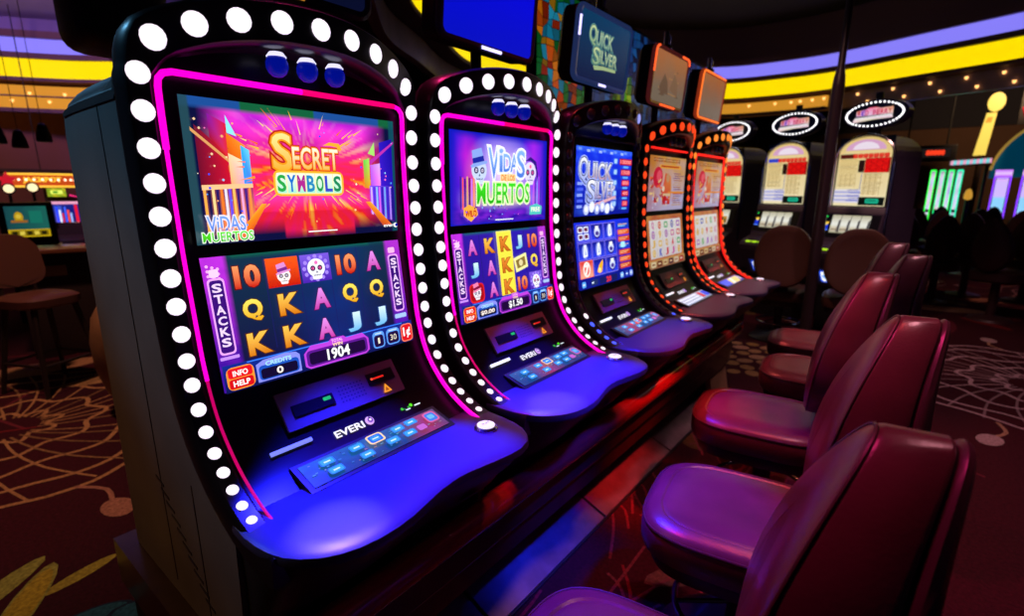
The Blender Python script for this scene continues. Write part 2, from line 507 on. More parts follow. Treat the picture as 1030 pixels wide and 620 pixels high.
    d = Disp(.03, .03); d.disc(.015, .015, .014, hx('#d9a8ff'), n=18); d.disc(.0185, .0135, .009, hx('#7a3fb0'), n=16); d.rect(.017, .002, .004, .009, hx('#1a1030')); d.disc(.0185, .0125, .004, hx('#f4e8ff'))
    mbd = MB(); mbd.add([TL + U * p[0] + V * p[1] + N * (.0015 + p[2] * .0001) for p in d.v], d.f, list(d.c)); mbd.build('maker_emblem', SCREEN, root, off=ORG)
    # lit ticket bar, status lights
    TL, U, V, N = place_surface(3.05, -.197, .112, .012); TL = TL - N * .006
    mb = MB(); mb.prism([TL, TL + U * .112, TL + U * .112 + V * .010, TL + V * .010], tuple(N * .006)); mb.build('light_bar', decklight['bar'], root, off=ORG)
    TL, U, V, N = place_surface(2.62, .183, .085, .022); TL = TL - N * .006
    d = Disp(.085, .022)
    d.disc(.012, .008, .005, hx('#3fbf20')); d.disc(.048, .006, .006, hx('#58e020')); d.rect(.022, .014, .018, .004, hx('#d8e8ff')); d.rect(.058, .010, .024, .004, hx('#e8f4ff')); d.disc(.020, .012, .003, hx('#208a30')); d.disc(.036, .010, .004, hx('#2fa028'))
    mbd = MB(); mbd.add([TL + U * p[0] + V * p[1] + N * (.0015 + p[2] * .0001) for p in d.v], d.f, list(d.c)); mbd.build('status_light', SCREEN, root, off=ORG)
    # button display
    w, h = .455, .082
    c = Vector((-1.098, .011, .925)); N = Vector((.30, 0, .954)).normalized(); V = Vector((N.z, 0, -N.x)); U = Vector((0, 1, 0)); TL = c - U * w / 2 - V * h / 2
    mb = MB(); B = TL - U * .014 - V * .012 - N * .02
    mb.prism([B, B + U * (w + .028), B + U * (w + .028) + V * (h + .024), B + V * (h + .024)], tuple(N * .018)); bd = mb.build('button_panel', BLACK, root, off=ORG)
    d = Disp(w, h); buttons(d); d.build('button_screen', SCREEN, bd, TL, U, V, N, off=ORG, thick=.002)
    # play button
    pb = MB().lathe([(.036, -.01), (.036, .004), (.031, .010), (.028, .010)], 28, Matrix.Translation((-.955, .292, .907))).build('play_button', STEEL, root, True, off=ORG)
    kb = MB().lathe([(.027, .0), (.027, .012), (.02, .0155), (.001, .016)], 24, Matrix.Translation((-.955, .292, .907))).build('button_cap', glow('lit_button_cap', (.9, .82, 1.0), 1.1), pb, True, off=ORG)
    d = Disp(.03, .014); d.text('PLAY', 0, 0, .03, .011, hx('#40306a'))
    mbd = MB(); mbd.add([Vector((-.9605 + p[1], .277 + p[0], .9234)) for p in d.v], d.f, list(d.c)); mbd.build('lettering', SCREEN, pb, off=ORG)
    # apron fittings
    for z in (.735, .690):
        k = MB().lathe([(.011, 0), (.011, .006), (.008, .010), (.001, .011)], 16, Matrix.Translation((-1.076, -.352, z)) @ Matrix.Rotation(radians(90), 4, 'Y')).build('key_lock', STEEL, root, True, off=ORG)
    mb = MB(); q = Vector((-.905, .15, .775)); vv = Vector((-.085, 0, -.075)).normalized()
    nn = Vector((-vv.z, 0, vv.x)); nn = nn if nn.x > 0 else -nn; q = q + nn * .012
    mb.prism([q, q + Vector((0, .05, 0)), q + Vector((0, .05, 0)) + vv * .042, q + vv * .042], tuple(nn * .002)); lb = mb.build('serial_plate', mat('violet_grey_label', (.28, .2, .34), .6), root, off=ORG)
    mb = MB()
    for k in range(5):
        a = q + nn * .0022 + vv * (.006 + k * .007) + Vector((0, .005, 0)); mb.prism([a, a + Vector((0, .04, 0)), a + Vector((0, .04, 0)) + vv * .003, a + vv * .003], tuple(nn * .0004))
    mb.build('label_print', BLACKM, lb, off=ORG)
    # lamps under the hood that light the deck
    for (x, y, z), (tx, ty, tz), col, power, ang, blend in decklight['spots']:
        L = bpy.data.lights.new('hood_lamp', 'SPOT'); L.energy = power; L.color = col; L.spot_size = radians(ang); L.spot_blend = blend; L.shadow_soft_size = .012
        lo = bpy.data.objects.new('hood_lamp', L); COL.objects.link(lo); lo.parent = root
        p = Vector((x, y, z)); lo.location = p - Vector(ORG); lo.rotation_euler = (Vector((tx, ty, tz)) - p).to_track_quat('-Z', 'Y').to_euler()
    return root

def screen_pose(which):
    if which == 'low':
        T = Vector((-1.341, -.300, 1.4575)); Bt = Vector((-1.297, -.300, 1.1225))
    else:
        T = Vector((-1.337, -.300, 1.8255)); Bt = Vector((-1.340, -.300, 1.488))
    V = (Bt - T).normalized(); U = Vector((0, 1, 0)); N = U.cross(V) * -1
    if N.x < 0: N = -N
    return T, U, V, N
SW, SH = .60, .3375
# =================================================================== DISPLAY CONTENTS
def nz(x, y, z=0.0): return noise.noise(Vector((x, y, z)))
def skull(d, cx, cy, r, bone, hat=None, eye=None, flower=None):
    eye = eye or hx('#2a1648')
    d.disc(cx, cy, r, bone, ry=r * .98, n=18); d.rrect(cx - r * .55, cy + r * .45, r * 1.1, r * .75, bone)
    for s in (-1, 1):
        d.disc(cx + s * r * .40, cy + r * .02, r * .29, eye, n=12); d.disc(cx + s * r * .40, cy + r * .02, r * .15, hx('#e8e0ff') if hat else hx('#ff60b0'), n=10); d.disc(cx + s * r * .40, cy + r * .02, r * .07, eye, n=8)
    d.poly([(cx, cy + r * .28), (cx + r * .12, cy + r * .52), (cx - r * .12, cy + r * .52)], eye)
    d.rect(cx - r * .42, cy + r * .74, r * .84, r * .05, eye)
    for k in range(5): d.rect(cx - r * .4 + k * r * .19, cy + r * .64, r * .03, r * .24, eye)
    if flower: d.disc(cx, cy - r * .55, r * .2, flower, n=8)
    if hat:
        a, b = hat
        d.poly([(cx - r * 1.15, cy - r * .38), (cx + r * 1.0, cy - r * .85), (cx + r * 1.05, cy - r * .62), (cx - r * 1.05, cy - r * .15)], a)
        d.poly([(cx - r * .85, cy - r * .45), (cx - r * 1.0, cy - r * 1.6), (cx + r * .25, cy - r * 1.9), (cx + r * .62, cy - r * .75)], a)
        d.poly([(cx - r * .87, cy - r * .52), (cx - r * .92, cy - r * .95), (cx + r * .5, cy - r * 1.25), (cx + r * .62, cy - r * .80)], b)
def logo_text(d, txt, u, v, w, h, fill, rim, fill2=None, fat=.045, rim2=None):
    d.text(txt, u, v, w, h, rim2 or rim, fat=fat + .035)
    d.text(txt, u, v, w, h, rim, fat=fat)
    d.text(txt, u, v, w, h, fill, fat=.012, col2=fill2)

def m1_upper(root):
    T, U, V, N = screen_pose('up'); d = Disp(SW, SH)
    navy = hx('#0b0f3c'); grn = hx('#12603a'); teal = hx('#244a55')
    def bg(u, v):
        dx, dy = (u - .495) * 1.25, (v - .44) * .95; r = hypot(dx, dy); a = atan2(dy, dx)
        ray = .5 + .5 * nz(cos(a) * 7, sin(a) * 7, r * 2.0); ray2 = .5 + .5 * nz(cos(a) * 17 + 5, sin(a) * 17, r * 7)
        t = ray * .55 + ray2 * .55
        c = mix(hx('#ff6a12'), hx('#ffd24a'), (t - .62) * 4) if t > .62 else mix(hx('#e010a0'), hx('#f82a30'), t * 1.6)
        if v < .42: c = mix(c, mix(hx('#ff3cf0'), hx('#a018d8'), .5 + nz(u * 9, v * 9)), min(1, (.42 - v) * 3.4) * .85)
        if v > .60 and v < .76: c = mix(c, hx('#ff40d0'), .5 * max(0, 1 - abs(v - .68) * 12))
        if v > .78: c = mix(c, hx('#c8101c'), .55)
        if v > .84 and abs(u - .55) > .18: c = mix(c, navy, min(1, (v - .84) * 9))
        e = min(u, 1 - u)
        if e < .20: c = mix(c, navy, min(1, (.20 - e) * 7))
        if v > .93: c = mix(c, navy, (v - .93) * 14)
        if v < .07: c = mix(c, grn if (u > .22 and u < .55) or u > .9 else mix(hx('#1050c0'), teal, .5), 1 if v < .05 else .6)
        if u < .035: c = mix(c, teal, .9)
        if u > .97: c = mix(c, hx('#0e5060'), .8)
        return c
    d.raster(bg, 110, 62)
    P = lambda pts, c: d.poly([((a if a > .5 else .02 + (a - .06) * .74) * SW, b * SH) for a, b in pts], hx(c) if isinstance(c, str) else [hx(x) for x in c])
    # street fronts, left side
    P([(.09, .18), (.24, .36), (.24, .60), (.09, .60)], ['#6a1030', '#d01828', '#c81030', '#700c28'])
    P([(.16, .10), (.25, .16), (.25, .40), (.16, .26)], ['#8018a0', '#e02030', '#e83020', '#a01030'])
    P([(.245, .22), (.34, .30), (.34, .42), (.245, .36)], ['#f07818', '#ff9a30', '#ff8020', '#e05a10'])
    P([(.245, .36), (.34, .42), (.34, .62), (.245, .62)], ['#ffd9a0', '#f8e8c8', '#ff9ad0', '#ffb060'])
    P([(.25, .10), (.30, .24), (.25, .22)], '#8ff0ff')
    P([(.315, .30), (.36, .33), (.36, .60), (.315, .60)], ['#30b8ff', '#70d8ff', '#4a70ff', '#3090ff'])
    P([(.07, .20), (.245, .40), (.245, .425), (.07, .225)], '#e0a060')
    P([(.09, .60), (.36, .60), (.36, .87), (.09, .95)], ['#301048', '#a03070', '#ff8a30', '#40185a'])
    for k, c in enumerate(['#ffb04a', '#18124a', '#ffd890', '#2a1860', '#ff7a2a', '#e8e0ff', '#6a4aff', '#ffc060', '#381a70', '#f8a8d8', '#4a2080', '#ff9040']):
        u0 = .095 + k * .0215; P([(u0, .59 + .01 * (k % 3)), (u0 + .014, .59), (u0 + .014, .93 - k * .008), (u0, .94 - k * .008)], c)
    P([(.09, .585), (.36, .57), (.36, .60), (.09, .62)], '#ffc890')
    P([(.22, .98), (.40, .72), (.43, .72), (.30, .98)], ['#ff7a18', '#ffb030', '#ff9020', '#d03010'])
    # street fronts, right side
    P([(.90, .20), (.98, .16), (.98, .60), (.90, .60)], ['#3018c0', '#1808a0', '#2010a8', '#4018d0'])
    P([(.84, .36), (.99, .18), (.99, .20), (.84, .40)], '#c030b0')
    P([(.83, .30), (.87, .20), (.87, .32)], '#a8e870')
    P([(.80, .36), (.835, .34), (.835, .60), (.80, .60)], ['#50d850', '#a0f060', '#f0a020', '#e08020'])
    P([(.84, .40), (.90, .38), (.90, .60), (.84, .60)], ['#c060ff', '#e0b0ff', '#ff80e0', '#a050ff'])
    P([(.83, .58), (.985, .58), (.985, .92), (.83, .82)], ['#8050ff', '#2010a0', '#180860', '#c050f0'])
    for k, c in enumerate(['#d8b0ff', '#4a30e0', '#90c8ff', '#e060ff', '#2818b0', '#78a8ff', '#3a20c8', '#b080ff', '#1a1080']):
        u0 = .835 + k * .0165; P([(u0, .59), (u0 + .010, .59), (u0 + .010, .84 + k * .008), (u0, .83 + k * .008)], c)
    P([(.80, .72), (.83, .72), (.96, .94), (.90, .94)], ['#ff9020', '#ffb040', '#e05a18', '#c04018'])
    rnd = random.Random(3)
    for k in range(46):
        u = rnd.choice([rnd.uniform(.03, .2), rnd.uniform(.03, .3), rnd.uniform(.86, .98), rnd.uniform(.35, .8)]); v = rnd.uniform(.12, .92)
        d.disc(u * SW, v * SH, rnd.uniform(.0012, .0034), hx(rnd.choice(['#ffb070', '#a0d0ff', '#ff70c0', '#3a50ff', '#ffd0a0', '#fff0d0', '#50a0ff'])), n=7)
    # burst streaks round the title
    for k in range(64):
        a = rnd.uniform(0, 2 * pi); r0 = rnd.uniform(.13, .21); r1 = r0 + rnd.uniform(.02, .075); w = rnd.uniform(.0012, .0032)
        cx, cy = SW * .495, SH * .43; c0, s0 = cos(a), sin(a) * .62
        if abs(c0 * r1) > .20: continue
        d.poly([(cx + c0 * r0 - s0 * w, cy + s0 * r0 + c0 * w), (cx + c0 * r1, cy + s0 * r1), (cx + c0 * r0 + s0 * w, cy + s0 * r0 - c0 * w)], hx(rnd.choice(['#ffc030', '#ff9a20', '#ff6a18', '#ffe070'])))
    # title
    u0 = SW * .325
    logo_text(d, 'S', u0 + .003, SH * .20, .050, .090, hx('#ffe890'), hx('#ff9a18'), hx('#ffb030'), rim2=hx('#c02818'))
    logo_text(d, 'ECRET', u0 + .055, SH * .29, .135, .055, hx('#fff4d8'), hx('#ff8a18'), hx('#ffb84a'), rim2=hx('#c02818'))
    d.poly([(u0 + .145, SH * .265), (u0 + .165, SH * .235), (u0 + .196, SH * .24), (u0 + .204, SH * .29), (u0 + .196, SH * .30), (u0 + .188, SH * .27), (u0 + .168, SH * .262)], hx('#ffb030'))
    d.rrect(u0 - .003, SH * .468, .206, .066, hx('#ffb428')); d.rrect(u0 + .002, SH * .483, .196, .056, hx('#ffe9a0'))
    for k, (ch, c) in enumerate(zip('SYMBOLS', ['#28a848', '#1f70d0', '#b02890', '#2888c0', '#2a9a50', '#3a48c8', '#1d8858'])):
        x = u0 + .006 + k * .0272
        d.rect(x, SH * .490, .0248, .051, hx('#f4ffe8'), hx('#a8f0d0')); d.text(ch, x + .002, SH * .507, .0205, .040, hx(c), fat=.03)
    # small title lower left
    logo_text(d, 'ViDAS', SW * .035, SH * .80, .088, .036, hx('#7aa8ff'), hx('#f4f0ff'), hx('#5a80e0'), rim2=hx('#e8e0ff'))
    d.text('DE LOS', SW * .075, SH * .88, .045, .010, hx('#ff9a40'), fat=.02)
    logo_text(d, 'MUERTOS', SW * .012, SH * .912, .118, .022, hx('#58e020'), hx('#e8ffe0'), hx('#38b818'), rim2=hx('#f8fff0'))
    d.rect(SW * .46, SH * .945, .090, .003, hx('#ffffff')); d.text('everi', SW * .885, SH * .925, .040, .009, hx('#ffffff'), fat=.02); d.disc(SW * .962, SH * .94, .0075, hx('#ffffff')); d.disc(SW * .967, SH * .938, .005, hx('#1018a0'))
    d.build('upper_screen', SCREEN, root, T, U, V, N, off=ORG)

def card(d, ch, cx, cy, h, top, bot, rim):
    w = h * {'10': 1.15, 'Q': .86, 'K': .92, 'A': .82, 'J': .62}[ch]
    d.text(ch, cx - w / 2, cy - h / 2, w, h, hx(rim), fat=.075); d.text(ch, cx - w / 2, cy - h / 2, w, h, hx(top), fat=.045, col2=hx(bot))
CARD = {'10': ('#ff9a60', '#d02818', '#5a0c10'), 'Q': ('#ffe860', '#f0a818', '#5a3408'), 'K': ('#ffc850', '#d87810', '#5a2a08'), 'A': ('#e890f0', '#c838a8', '#4a1050'), 'J': ('#d8f4ff', '#68b8f0', '#183a80')}
def side_banner(d, u0, v0, w, h, txt):
    d.rrect(u0, v0, w, h, hx('#f0a8ff')); d.rrect(u0 + .004, v0 + .005, w - .008, h - .01, hx('#3a1078'))
    n = len(txt)
    for k, ch in enumerate(txt):
        d.text(ch, u0 + w * .26, v0 + .014 + k * (h - .028) / n, w * .48, (h - .028) / n * .74, hx('#f4d8ff'), fat=.03)
def reel_screen(root, rows, center, credits, bet, lines, bg0, yellow=None):
    T, U, V, N = screen_pose('low'); d = Disp(SW, SH)
    a0, a1, a2 = [hx(c) for c in bg0]
    def bg(u, v):
        c = mix(a0, a1, v * 1.1); c = mix(c, a2, max(0, 1 - abs(u - .55) * 3.2) * .5 * (.6 + .4 * nz(u * 5, v * 5)))
        if v < .03: c = mix(c, hx('#10604a'), .85 if .12 < u < .8 else .3)
        if u < .09: c = mix(hx('#c030e0'), hx('#4010a0'), v * 1.2 + .2 * nz(u * 20, v * 20))
        if u > .90: c = mix(hx('#b030d0'), hx('#3a10a8'), v * 1.1 + .2 * nz(u * 20, v * 20))
        return c
    d.raster(bg, 48, 28)
    x0 = .054; cw = .0952; y0 = .019; rh = .0875
    for j in range(1, 5): d.rect(x0 + j * cw - .001, .01, .002, .245, hx('#1a1c60'))
    for k in range(9): d.disc(.012 + (k % 3) * .012, .022 + k * .004, .004, hx('#ffb0f0'), n=6)
    d.rrect(.014, .030, .022, .020, hx('#ffd0f4')); side_banner(d, .006, .052, .040, .192, 'STACKS'); d.rrect(.004, .248, .046, .008, hx('#c890ff'))
    d.rrect(.552, .022, .026, .018, hx('#ffb8e8')); side_banner(d, .548, .044, .040, .188, 'STACKS'); d.rrect(.545, .240, .046, .014, hx('#a8c8ff'))
    for j in range(5):
        if yellow is not None and j == yellow:
            d.rect(x0 + j * cw, .004, cw, .262, hx('#fff06a'), hx('#f8d020')); d.rect(x0 + j * cw + .006, .010, cw - .012, .25, hx('#ffe848'))
        for i in range(3):
            s = rows[i][j]; cx = x0 + (j + .5) * cw; cy = y0 + (i + .5) * rh - .006
            if s in CARD:
                t, b, r = CARD[s]
                if yellow == j: t, b, r = '#e88a30', '#c86018', '#7a3408'
                card(d, s, cx, cy, .052, t, b, r)
            elif s == 'H':
                d.rect(cx - .045, cy - .039, .09, .078, hx('#ff5a1a'), hx('#c81808')); skull(d, cx, cy + .010, .019, hx('#f8f0f0'), hat=(hx('#e090d8'), hx('#7a2890')), eye=hx('#381010'))
            elif s == 'S':
                d.rect(cx - .045, cy - .039, .09, .078, hx('#7a58e0'), hx('#4a20b0'))
                for q in range(12): d.disc(cx + .036 * cos(q * .524), cy + .033 * sin(q * .524), .006, hx('#a888ff'), n=7)
                skull(d, cx, cy, .027, hx('#f4f4ff'), flower=hx('#ff70c0'))
            elif s == 'R':
                d.rrect(cx - .042, cy - .037, .084, .074, hx('#e02020')); d.rrect(cx - .036, cy - .031, .072, .062, hx('#a80c18')); skull(d, cx, cy, .022, hx('#f0e8f0'), hat=(hx('#ff80b0'), hx('#801040')))
            elif s == 'W':
                d.poly([(cx - .048, cy - .022), (cx + .04, cy - .04), (cx + .048, cy + .022), (cx - .036, cy + .038)], hx('#f8f0a0')); d.poly([(cx - .034, cy - .012), (cx + .03, cy - .026), (cx + .034, cy + .012), (cx - .026, cy + .024)], hx('#8a7030')); d.disc(cx, cy, .014, hx('#e8d8a0'))
    # information strip
    d.rect(0, .268, SW, .0695, hx('#102a90'), hx('#0a1450')); d.rect(.06, .270, .5, .003, hx('#3a80ff'))
    d.rrect(.006, .276, .068, .058, hx('#ff9a30')); d.rrect(.010, .279, .060, .025, hx('#e81420')); d.rrect(.010, .306, .060, .025, hx('#d81018'))
    d.text('INFO', .022, .286, .036, .013, hx('#ffffff'), fat=.03); d.text('HELP', .020, .312, .040, .013, hx('#ffffff'), fat=.03)
    d.poly([(.080, .285), (.10, .276), (.16, .272), (.19, .276), (.20, .285), (.20, .332), (.080, .332)], hx('#8a90ff')); d.rrect(.085, .290, .110, .039, hx('#1a50c0')); d.rrect(.090, .299, .100, .027, hx('#120a30'))
    d.text('CREDITS', .105, .282, .07, .011, hx('#a8e8ff'), fat=.03); d.text(credits, .140 - .008 * len(credits), .304, .016 * len(credits), .017, hx('#fff0e8'), fat=.03)
    d.poly([(.212, .290), (.235, .270), (.29, .272), (.30, .264), (.34, .264), (.35, .272), (.405, .270), (.425, .290), (.425, .326), (.41, .335), (.226, .335), (.212, .326)], hx('#c040e0')); d.rrect(.218, .284, .201, .046, hx('#5a1890')); d.rrect(.226, .291, .185, .034, hx('#1c0838'))
    d.text('TOTAL', .30, .268, .036, .008, hx('#ffc0f0'), fat=.03); d.text('WIN', .302, .279, .032, .009, hx('#ffe0a0'), fat=.03)
    d.text(center, .318 - .009 * len(center), .293, .018 * len(center), .030, hx('#ffffff'), fat=.03)
    for u0, w, t in ((.440, .044, bet), (.492, .052, lines)):
        d.rrect(u0, .279, w, .052, hx('#60a0ff')); d.rrect(u0 + .004, .290, w - .008, .037, hx('#1c0c40')); d.rect(u0 + .010, .283, w - .02, .004, hx('#c0e0ff')); d.text(t, u0 + w / 2 - (.006 * len(t) if t != '1' else .0035), .299, .012 * len(t) if t != '1' else .007, .018, hx('#fff4d8'), fat=.0)
    d.rrect(.550, .276, .047, .058, hx('#ff8060')); d.rrect(.553, .279, .041, .052, hx('#e01420')); d.text('1¢', .560, .288, .027, .034, hx('#ffffff'), fat=.03)
    d.build('lower_screen', SCREEN, root, T, U, V, N, off=ORG)
def m1_lower(root):
    reel_screen(root, [['10', 'H', 'S', '10', 'A'], ['Q', 'K', 'A', 'Q', 'Q'], ['K', 'K', 'A', 'J', 'J']], '1904', '0', '1', '30', ('#12304a', '#140c40', '#0c38a8'))
def m2_lower(root):
    reel_screen(root, [['A', 'K', 'K', 'J', '10'], ['J', 'A', 'K', 'W', 'Q'], ['R', 'A', 'K', '10', 'S']], '$1.50', '$0.00', '1', '30', ('#3018a0', '#2a1090', '#1828d0'), yellow=2)

def m2_upper(root):
    T, U, V, N = screen_pose('up'); d = Disp(SW, SH)
    def bg(u, v):
        c = mix(hx('#2818d8'), hx('#5a18c8'), v); r = hypot(u - .5, (v - .42) * .8)
        c = mix(hx('#e8c8ff'), c, min(1, r * 2.6)); c = mix(c, hx('#ff2060'), max(0, .75 - abs(u - .2) * 7) * max(0, 1 - abs(v - .55) * 1.8)); c = mix(c, hx('#d820d8'), max(0, .6 - abs(u - .14) * 6) * max(0, 1 - abs(v - .25) * 3))
        c = mix(c, hx('#b028e8'), max(0, .8 - abs(u - .84) * 6)); c = mix(c, hx('#f0e060'), max(0, 1 - abs(u - .5) * 2.2) * max(0, 1 - abs(v - .72) * 7) * .9)
        if v > .76: c = mix(c, mix(hx('#7a20d0'), hx('#2a10a0'), .5 + nz(u * 14, v * 22)), min(1, (v - .76) * 8))
        e = min(u, 1 - u, v, 1 - v); c = mix(c, hx('#0818b0'), max(0, 1 - e * 13)); return c
    d.raster(bg, 72, 40)
    for k, c in enumerate(['#402090', '#ff6040', '#301878', '#e0b060', '#281060', '#c080ff', '#ff9050', '#40187a']): d.rect(.05 + k * .012, .16 + .004 * (k % 3), .007, .12 - .004 * (k % 2), hx(c))
    for k, c in enumerate(['#6a50ff', '#c060f0', '#3030c0', '#80a0ff', '#a040e0', '#2a28b0']): d.rect(.49 + k * .013, .15, .007, .12, hx(c))
    skull(d, .155, .135, .043, hx('#c8d8ff'), hat=(hx('#8aa8f0'), hx('#1c28a0')), eye=hx('#181848')); skull(d, .475, .135, .043, hx('#e0d8ff'), eye=hx('#201060'), flower=hx('#ff70a0')); d.poly([(.44, .09), (.475, .072), (.515, .09), (.53, .14), (.525, .18), (.517, .13), (.50, .10), (.475, .088)], hx('#2a1880'))
    u0 = .205
    for ch, a, b, w, h in (('V', .205, .052, .060, .110), ('i', .270, .052, .020, .085), ('D', .294, .070, .045, .066), ('A', .338, .070, .046, .066), ('S', .380, .052, .052, .105)):
        logo_text(d, ch, a, b, w, h, hx('#88b8ff'), hx('#e4ecff'), hx('#4a78e0'), fat=.05, rim2=hx('#ffffff'))
    d.rrect(.272, .145, .100, .032, hx('#ffe0a0')); d.text('DE LOS', .280, .150, .084, .021, hx('#f07828'), fat=.03)
    logo_text(d, 'MUERTOS', .135, .182, .330, .078, hx('#3ae020'), hx('#d8ffb0'), hx('#20b010'), fat=.05, rim2=hx('#f4ffd8'))
    d.poly([(.06, .275), (.09, .262), (.13, .275), (.14, .300), (.10, .325), (.06, .302)], hx('#ffb040')); d.text('WILD', .07, .284, .06, .022, hx('#c02818'), fat=.04)
    d.poly([(.47, .275), (.52, .266), (.56, .278), (.555, .312), (.47, .312)], hx('#50c8c0')); d.text('FREE', .482, .281, .062, .018, hx('#f0ffe0'), fat=.04)
    rnd = random.Random(5)
    for k in range(40): d.disc(rnd.uniform(.06, .55), rnd.uniform(.262, .32), rnd.uniform(.0015, .004), hx(rnd.choice(['#3040ff', '#80b0ff', '#ff80e0', '#180858', '#5040e0'])), n=6)
    d.rect(.235, .322, .115, .004, hx('#f0f0ff'))
    d.build('upper_screen', SCREEN, root, T, U, V, N, off=ORG)

def m3_upper(root):
    T, U, V, N = screen_pose('up'); d = Disp(SW, SH)
    d.raster(lambda u, v: mix(mix(hx('#1430e8'), hx('#0a1890'), v), hx('#3a70ff'), .5 * max(0, nz(u * 8, v * 8)) + (.6 if v < .07 else 0)), 40, 24)
    for k in range(14): d.rect(.02 + k * .04, .006 + (k % 3) * .003, .03, .012, hx(['#6a90ff', '#3050e0', '#a0b8ff'][k % 3]))
    logo_text(d, 'Q', .030, .052, .085, .125, hx('#f0f4ff'), hx('#101860'), hx('#8a9ae0'), fat=.05, rim2=hx('#b0c0ff')); logo_text(d, 'UICK', .115, .075, .245, .085, hx('#f0f4ff'), hx('#101860'), hx('#b080a0'), fat=.05, rim2=hx('#b0c0ff'))
    logo_text(d, 'S', .115, .160, .080, .110, hx('#f8f8ff'), hx('#101860'), hx('#8a9ae0'), fat=.05, rim2=hx('#b0c0ff')); logo_text(d, 'ILVER', .195, .165, .220, .085, hx('#f8f8ff'), hx('#101860'), hx('#a088b8'), fat=.05, rim2=hx('#b0c0ff'))
    d.poly([(.13, .288), (.24, .268), (.42, .238), (.42, .252), (.25, .284), (.15, .312)], hx('#e0a8b0'))
    for k in range(6): d.disc(.11 + k * .055, .305 - .012 * (k % 2), .028, hx(['#b8c4f8', '#e0e8ff', '#98a8e8'][k % 3]), n=14); d.disc(.11 + k * .055, .303 - .012 * (k % 2), .016, hx('#f4f6ff'), n=10)
    for k in range(5): d.rect(.012, .17 + k * .028, .05 + .008 * (k % 2), .014, hx(['#8aa0ff', '#4a60e8'][k % 2]))
    for k, (w, c) in enumerate(((.155, '#d0142c'), (.125, '#c82034'), (.10, '#d81838'), (.09, '#c01830'), (.075, '#d82038'))):
        v = .040 + k * .056; d.rrect(.440 + (.155 - w) * .6, v, w, .036, hx('#4a1060')); d.rrect(.445 + (.155 - w) * .6, v + .004, w - .01, .028, hx(c)); d.text(['10000', '1500', '800', '400', '150'][k], .455 + (.155 - w) * .6, v + .008, w - .03, .019, hx('#ff9aa0'), fat=.02)
        d.rrect(.375, v + .002, .045, .030, hx('#4a80e0')); d.rrect(.382, v + .006, .03, .022, hx('#a8d0ff'))
        d.rrect(.49, v + .040, .06, .010, hx('#60b0ff'))
    d.build('upper_screen', SCREEN, root, T, U, V, N, off=ORG)
def m3_lower(root):
    T, U, V, N = screen_pose('low'); d = Disp(SW, SH)
    d.raster(lambda u, v: mix(hx('#1a30e0'), hx('#0a1080'), v + .3 * nz(u * 6, v * 6)), 30, 18)
    for i in range(3):
        for j in range(3):
            u0, v0 = .018 + j * .138, .012 + i * .092; red = (i, j) == (2, 0)
            d.rect(u0, v0, .132, .088, hx('#7a70e8') if not red else hx('#ff7a50')); d.rect(u0 + .004, v0 + .004, .124, .080, hx('#0e148a') if not red else hx('#d83030'), hx('#2a40e8') if not red else hx('#f8a890'))
            cx, cy = u0 + .066, v0 + .044
            if (i, j) == (0, 0):
                for r_ in range(2):
                    for c_ in range(2): d.rrect(u0 + .012 + c_ * .056, v0 + .010 + r_ * .036, .05, .031, hx('#e8ecff')); d.rrect(u0 + .020 + c_ * .056, v0 + .016 + r_ * .036, .034, .019, hx('#6a2a50'))
            elif (i, j) in ((0, 1), (1, 2), (2, 2)):
                d.disc(cx, cy, .036, hx('#30208a')); d.disc(cx, cy, .030, hx('#cdd8ff'), ry=.026); d.disc(cx, cy + .008, .020, hx('#4a3a90'), ry=.012); d.poly([(cx - .02, cy - .03), (cx + .02, cy - .03), (cx, cy - .006)], hx('#ffffff'))
            elif (i, j) in ((0, 2), (1, 0), (1, 1)):
                d.disc(cx, cy, .030, hx('#8a98e8'), ry=.038); d.poly([(cx - .02, cy + .03), (cx - .008, cy - .03), (cx + .012, cy - .034), (cx + .022, cy + .026)], hx('#f4f8ff')); d.poly([(cx - .004, cy + .02), (cx + .004, cy - .026), (cx + .010, cy + .018)], hx('#8aa0f0'))
            elif red:
                d.disc(cx, cy, .036, hx('#fff0e8'), ry=.040); d.disc(cx, cy, .024, hx('#e04a4a'), ry=.030); d.text('7', cx - .016, cy - .022, .032, .044, hx('#fffaf0'), fat=.06)
            else:
                d.poly([(cx - .034, cy + .024), (cx - .010, cy - .010), (cx + .03, cy - .034), (cx + .036, cy - .02), (cx + .016, cy + .030), (cx - .01, cy + .034)], hx('#ffb020')); d.disc(cx - .006, cy + .016, .013, hx('#fff0a0'))
    for k in range(7): d.rrect(.445, .02 + k * .038, .14, .030, hx(['#1a40c0', '#c83818', '#d85020'][0 if k == 3 or k == 0 else 1 + k % 2])); d.rect(.455, .028 + k * .038, .11, .004, hx('#f0c080')); d.rect(.455, .037 + k * .038, .085, .004, hx('#a0e8ff') if k in (0, 3) else hx('#ffb090'))
    d.rrect(.470, .128, .05, .032, hx('#a8e8ff'))
    d.rect(0, .292, SW, .0455, hx('#0a1888')); d.rrect(.20, .297, .20, .036, hx('#101c60')); d.text('20', .275, .302, .05, .026, hx('#e83040'), fat=.04)
    for k, u0 in enumerate((.02, .11, .44, .50, .555)): d.rrect(u0, .299, .036 if k != 1 else .07, .030, hx(['#5aa8ff', '#20306a', '#80b8ff', '#3050c0', '#90a8ff'][k])); d.rect(u0 + .006, .31, .022, .008, hx('#d8e8ff'))
    d.build('lower_screen', SCREEN, root, T, U, V, N, off=ORG)

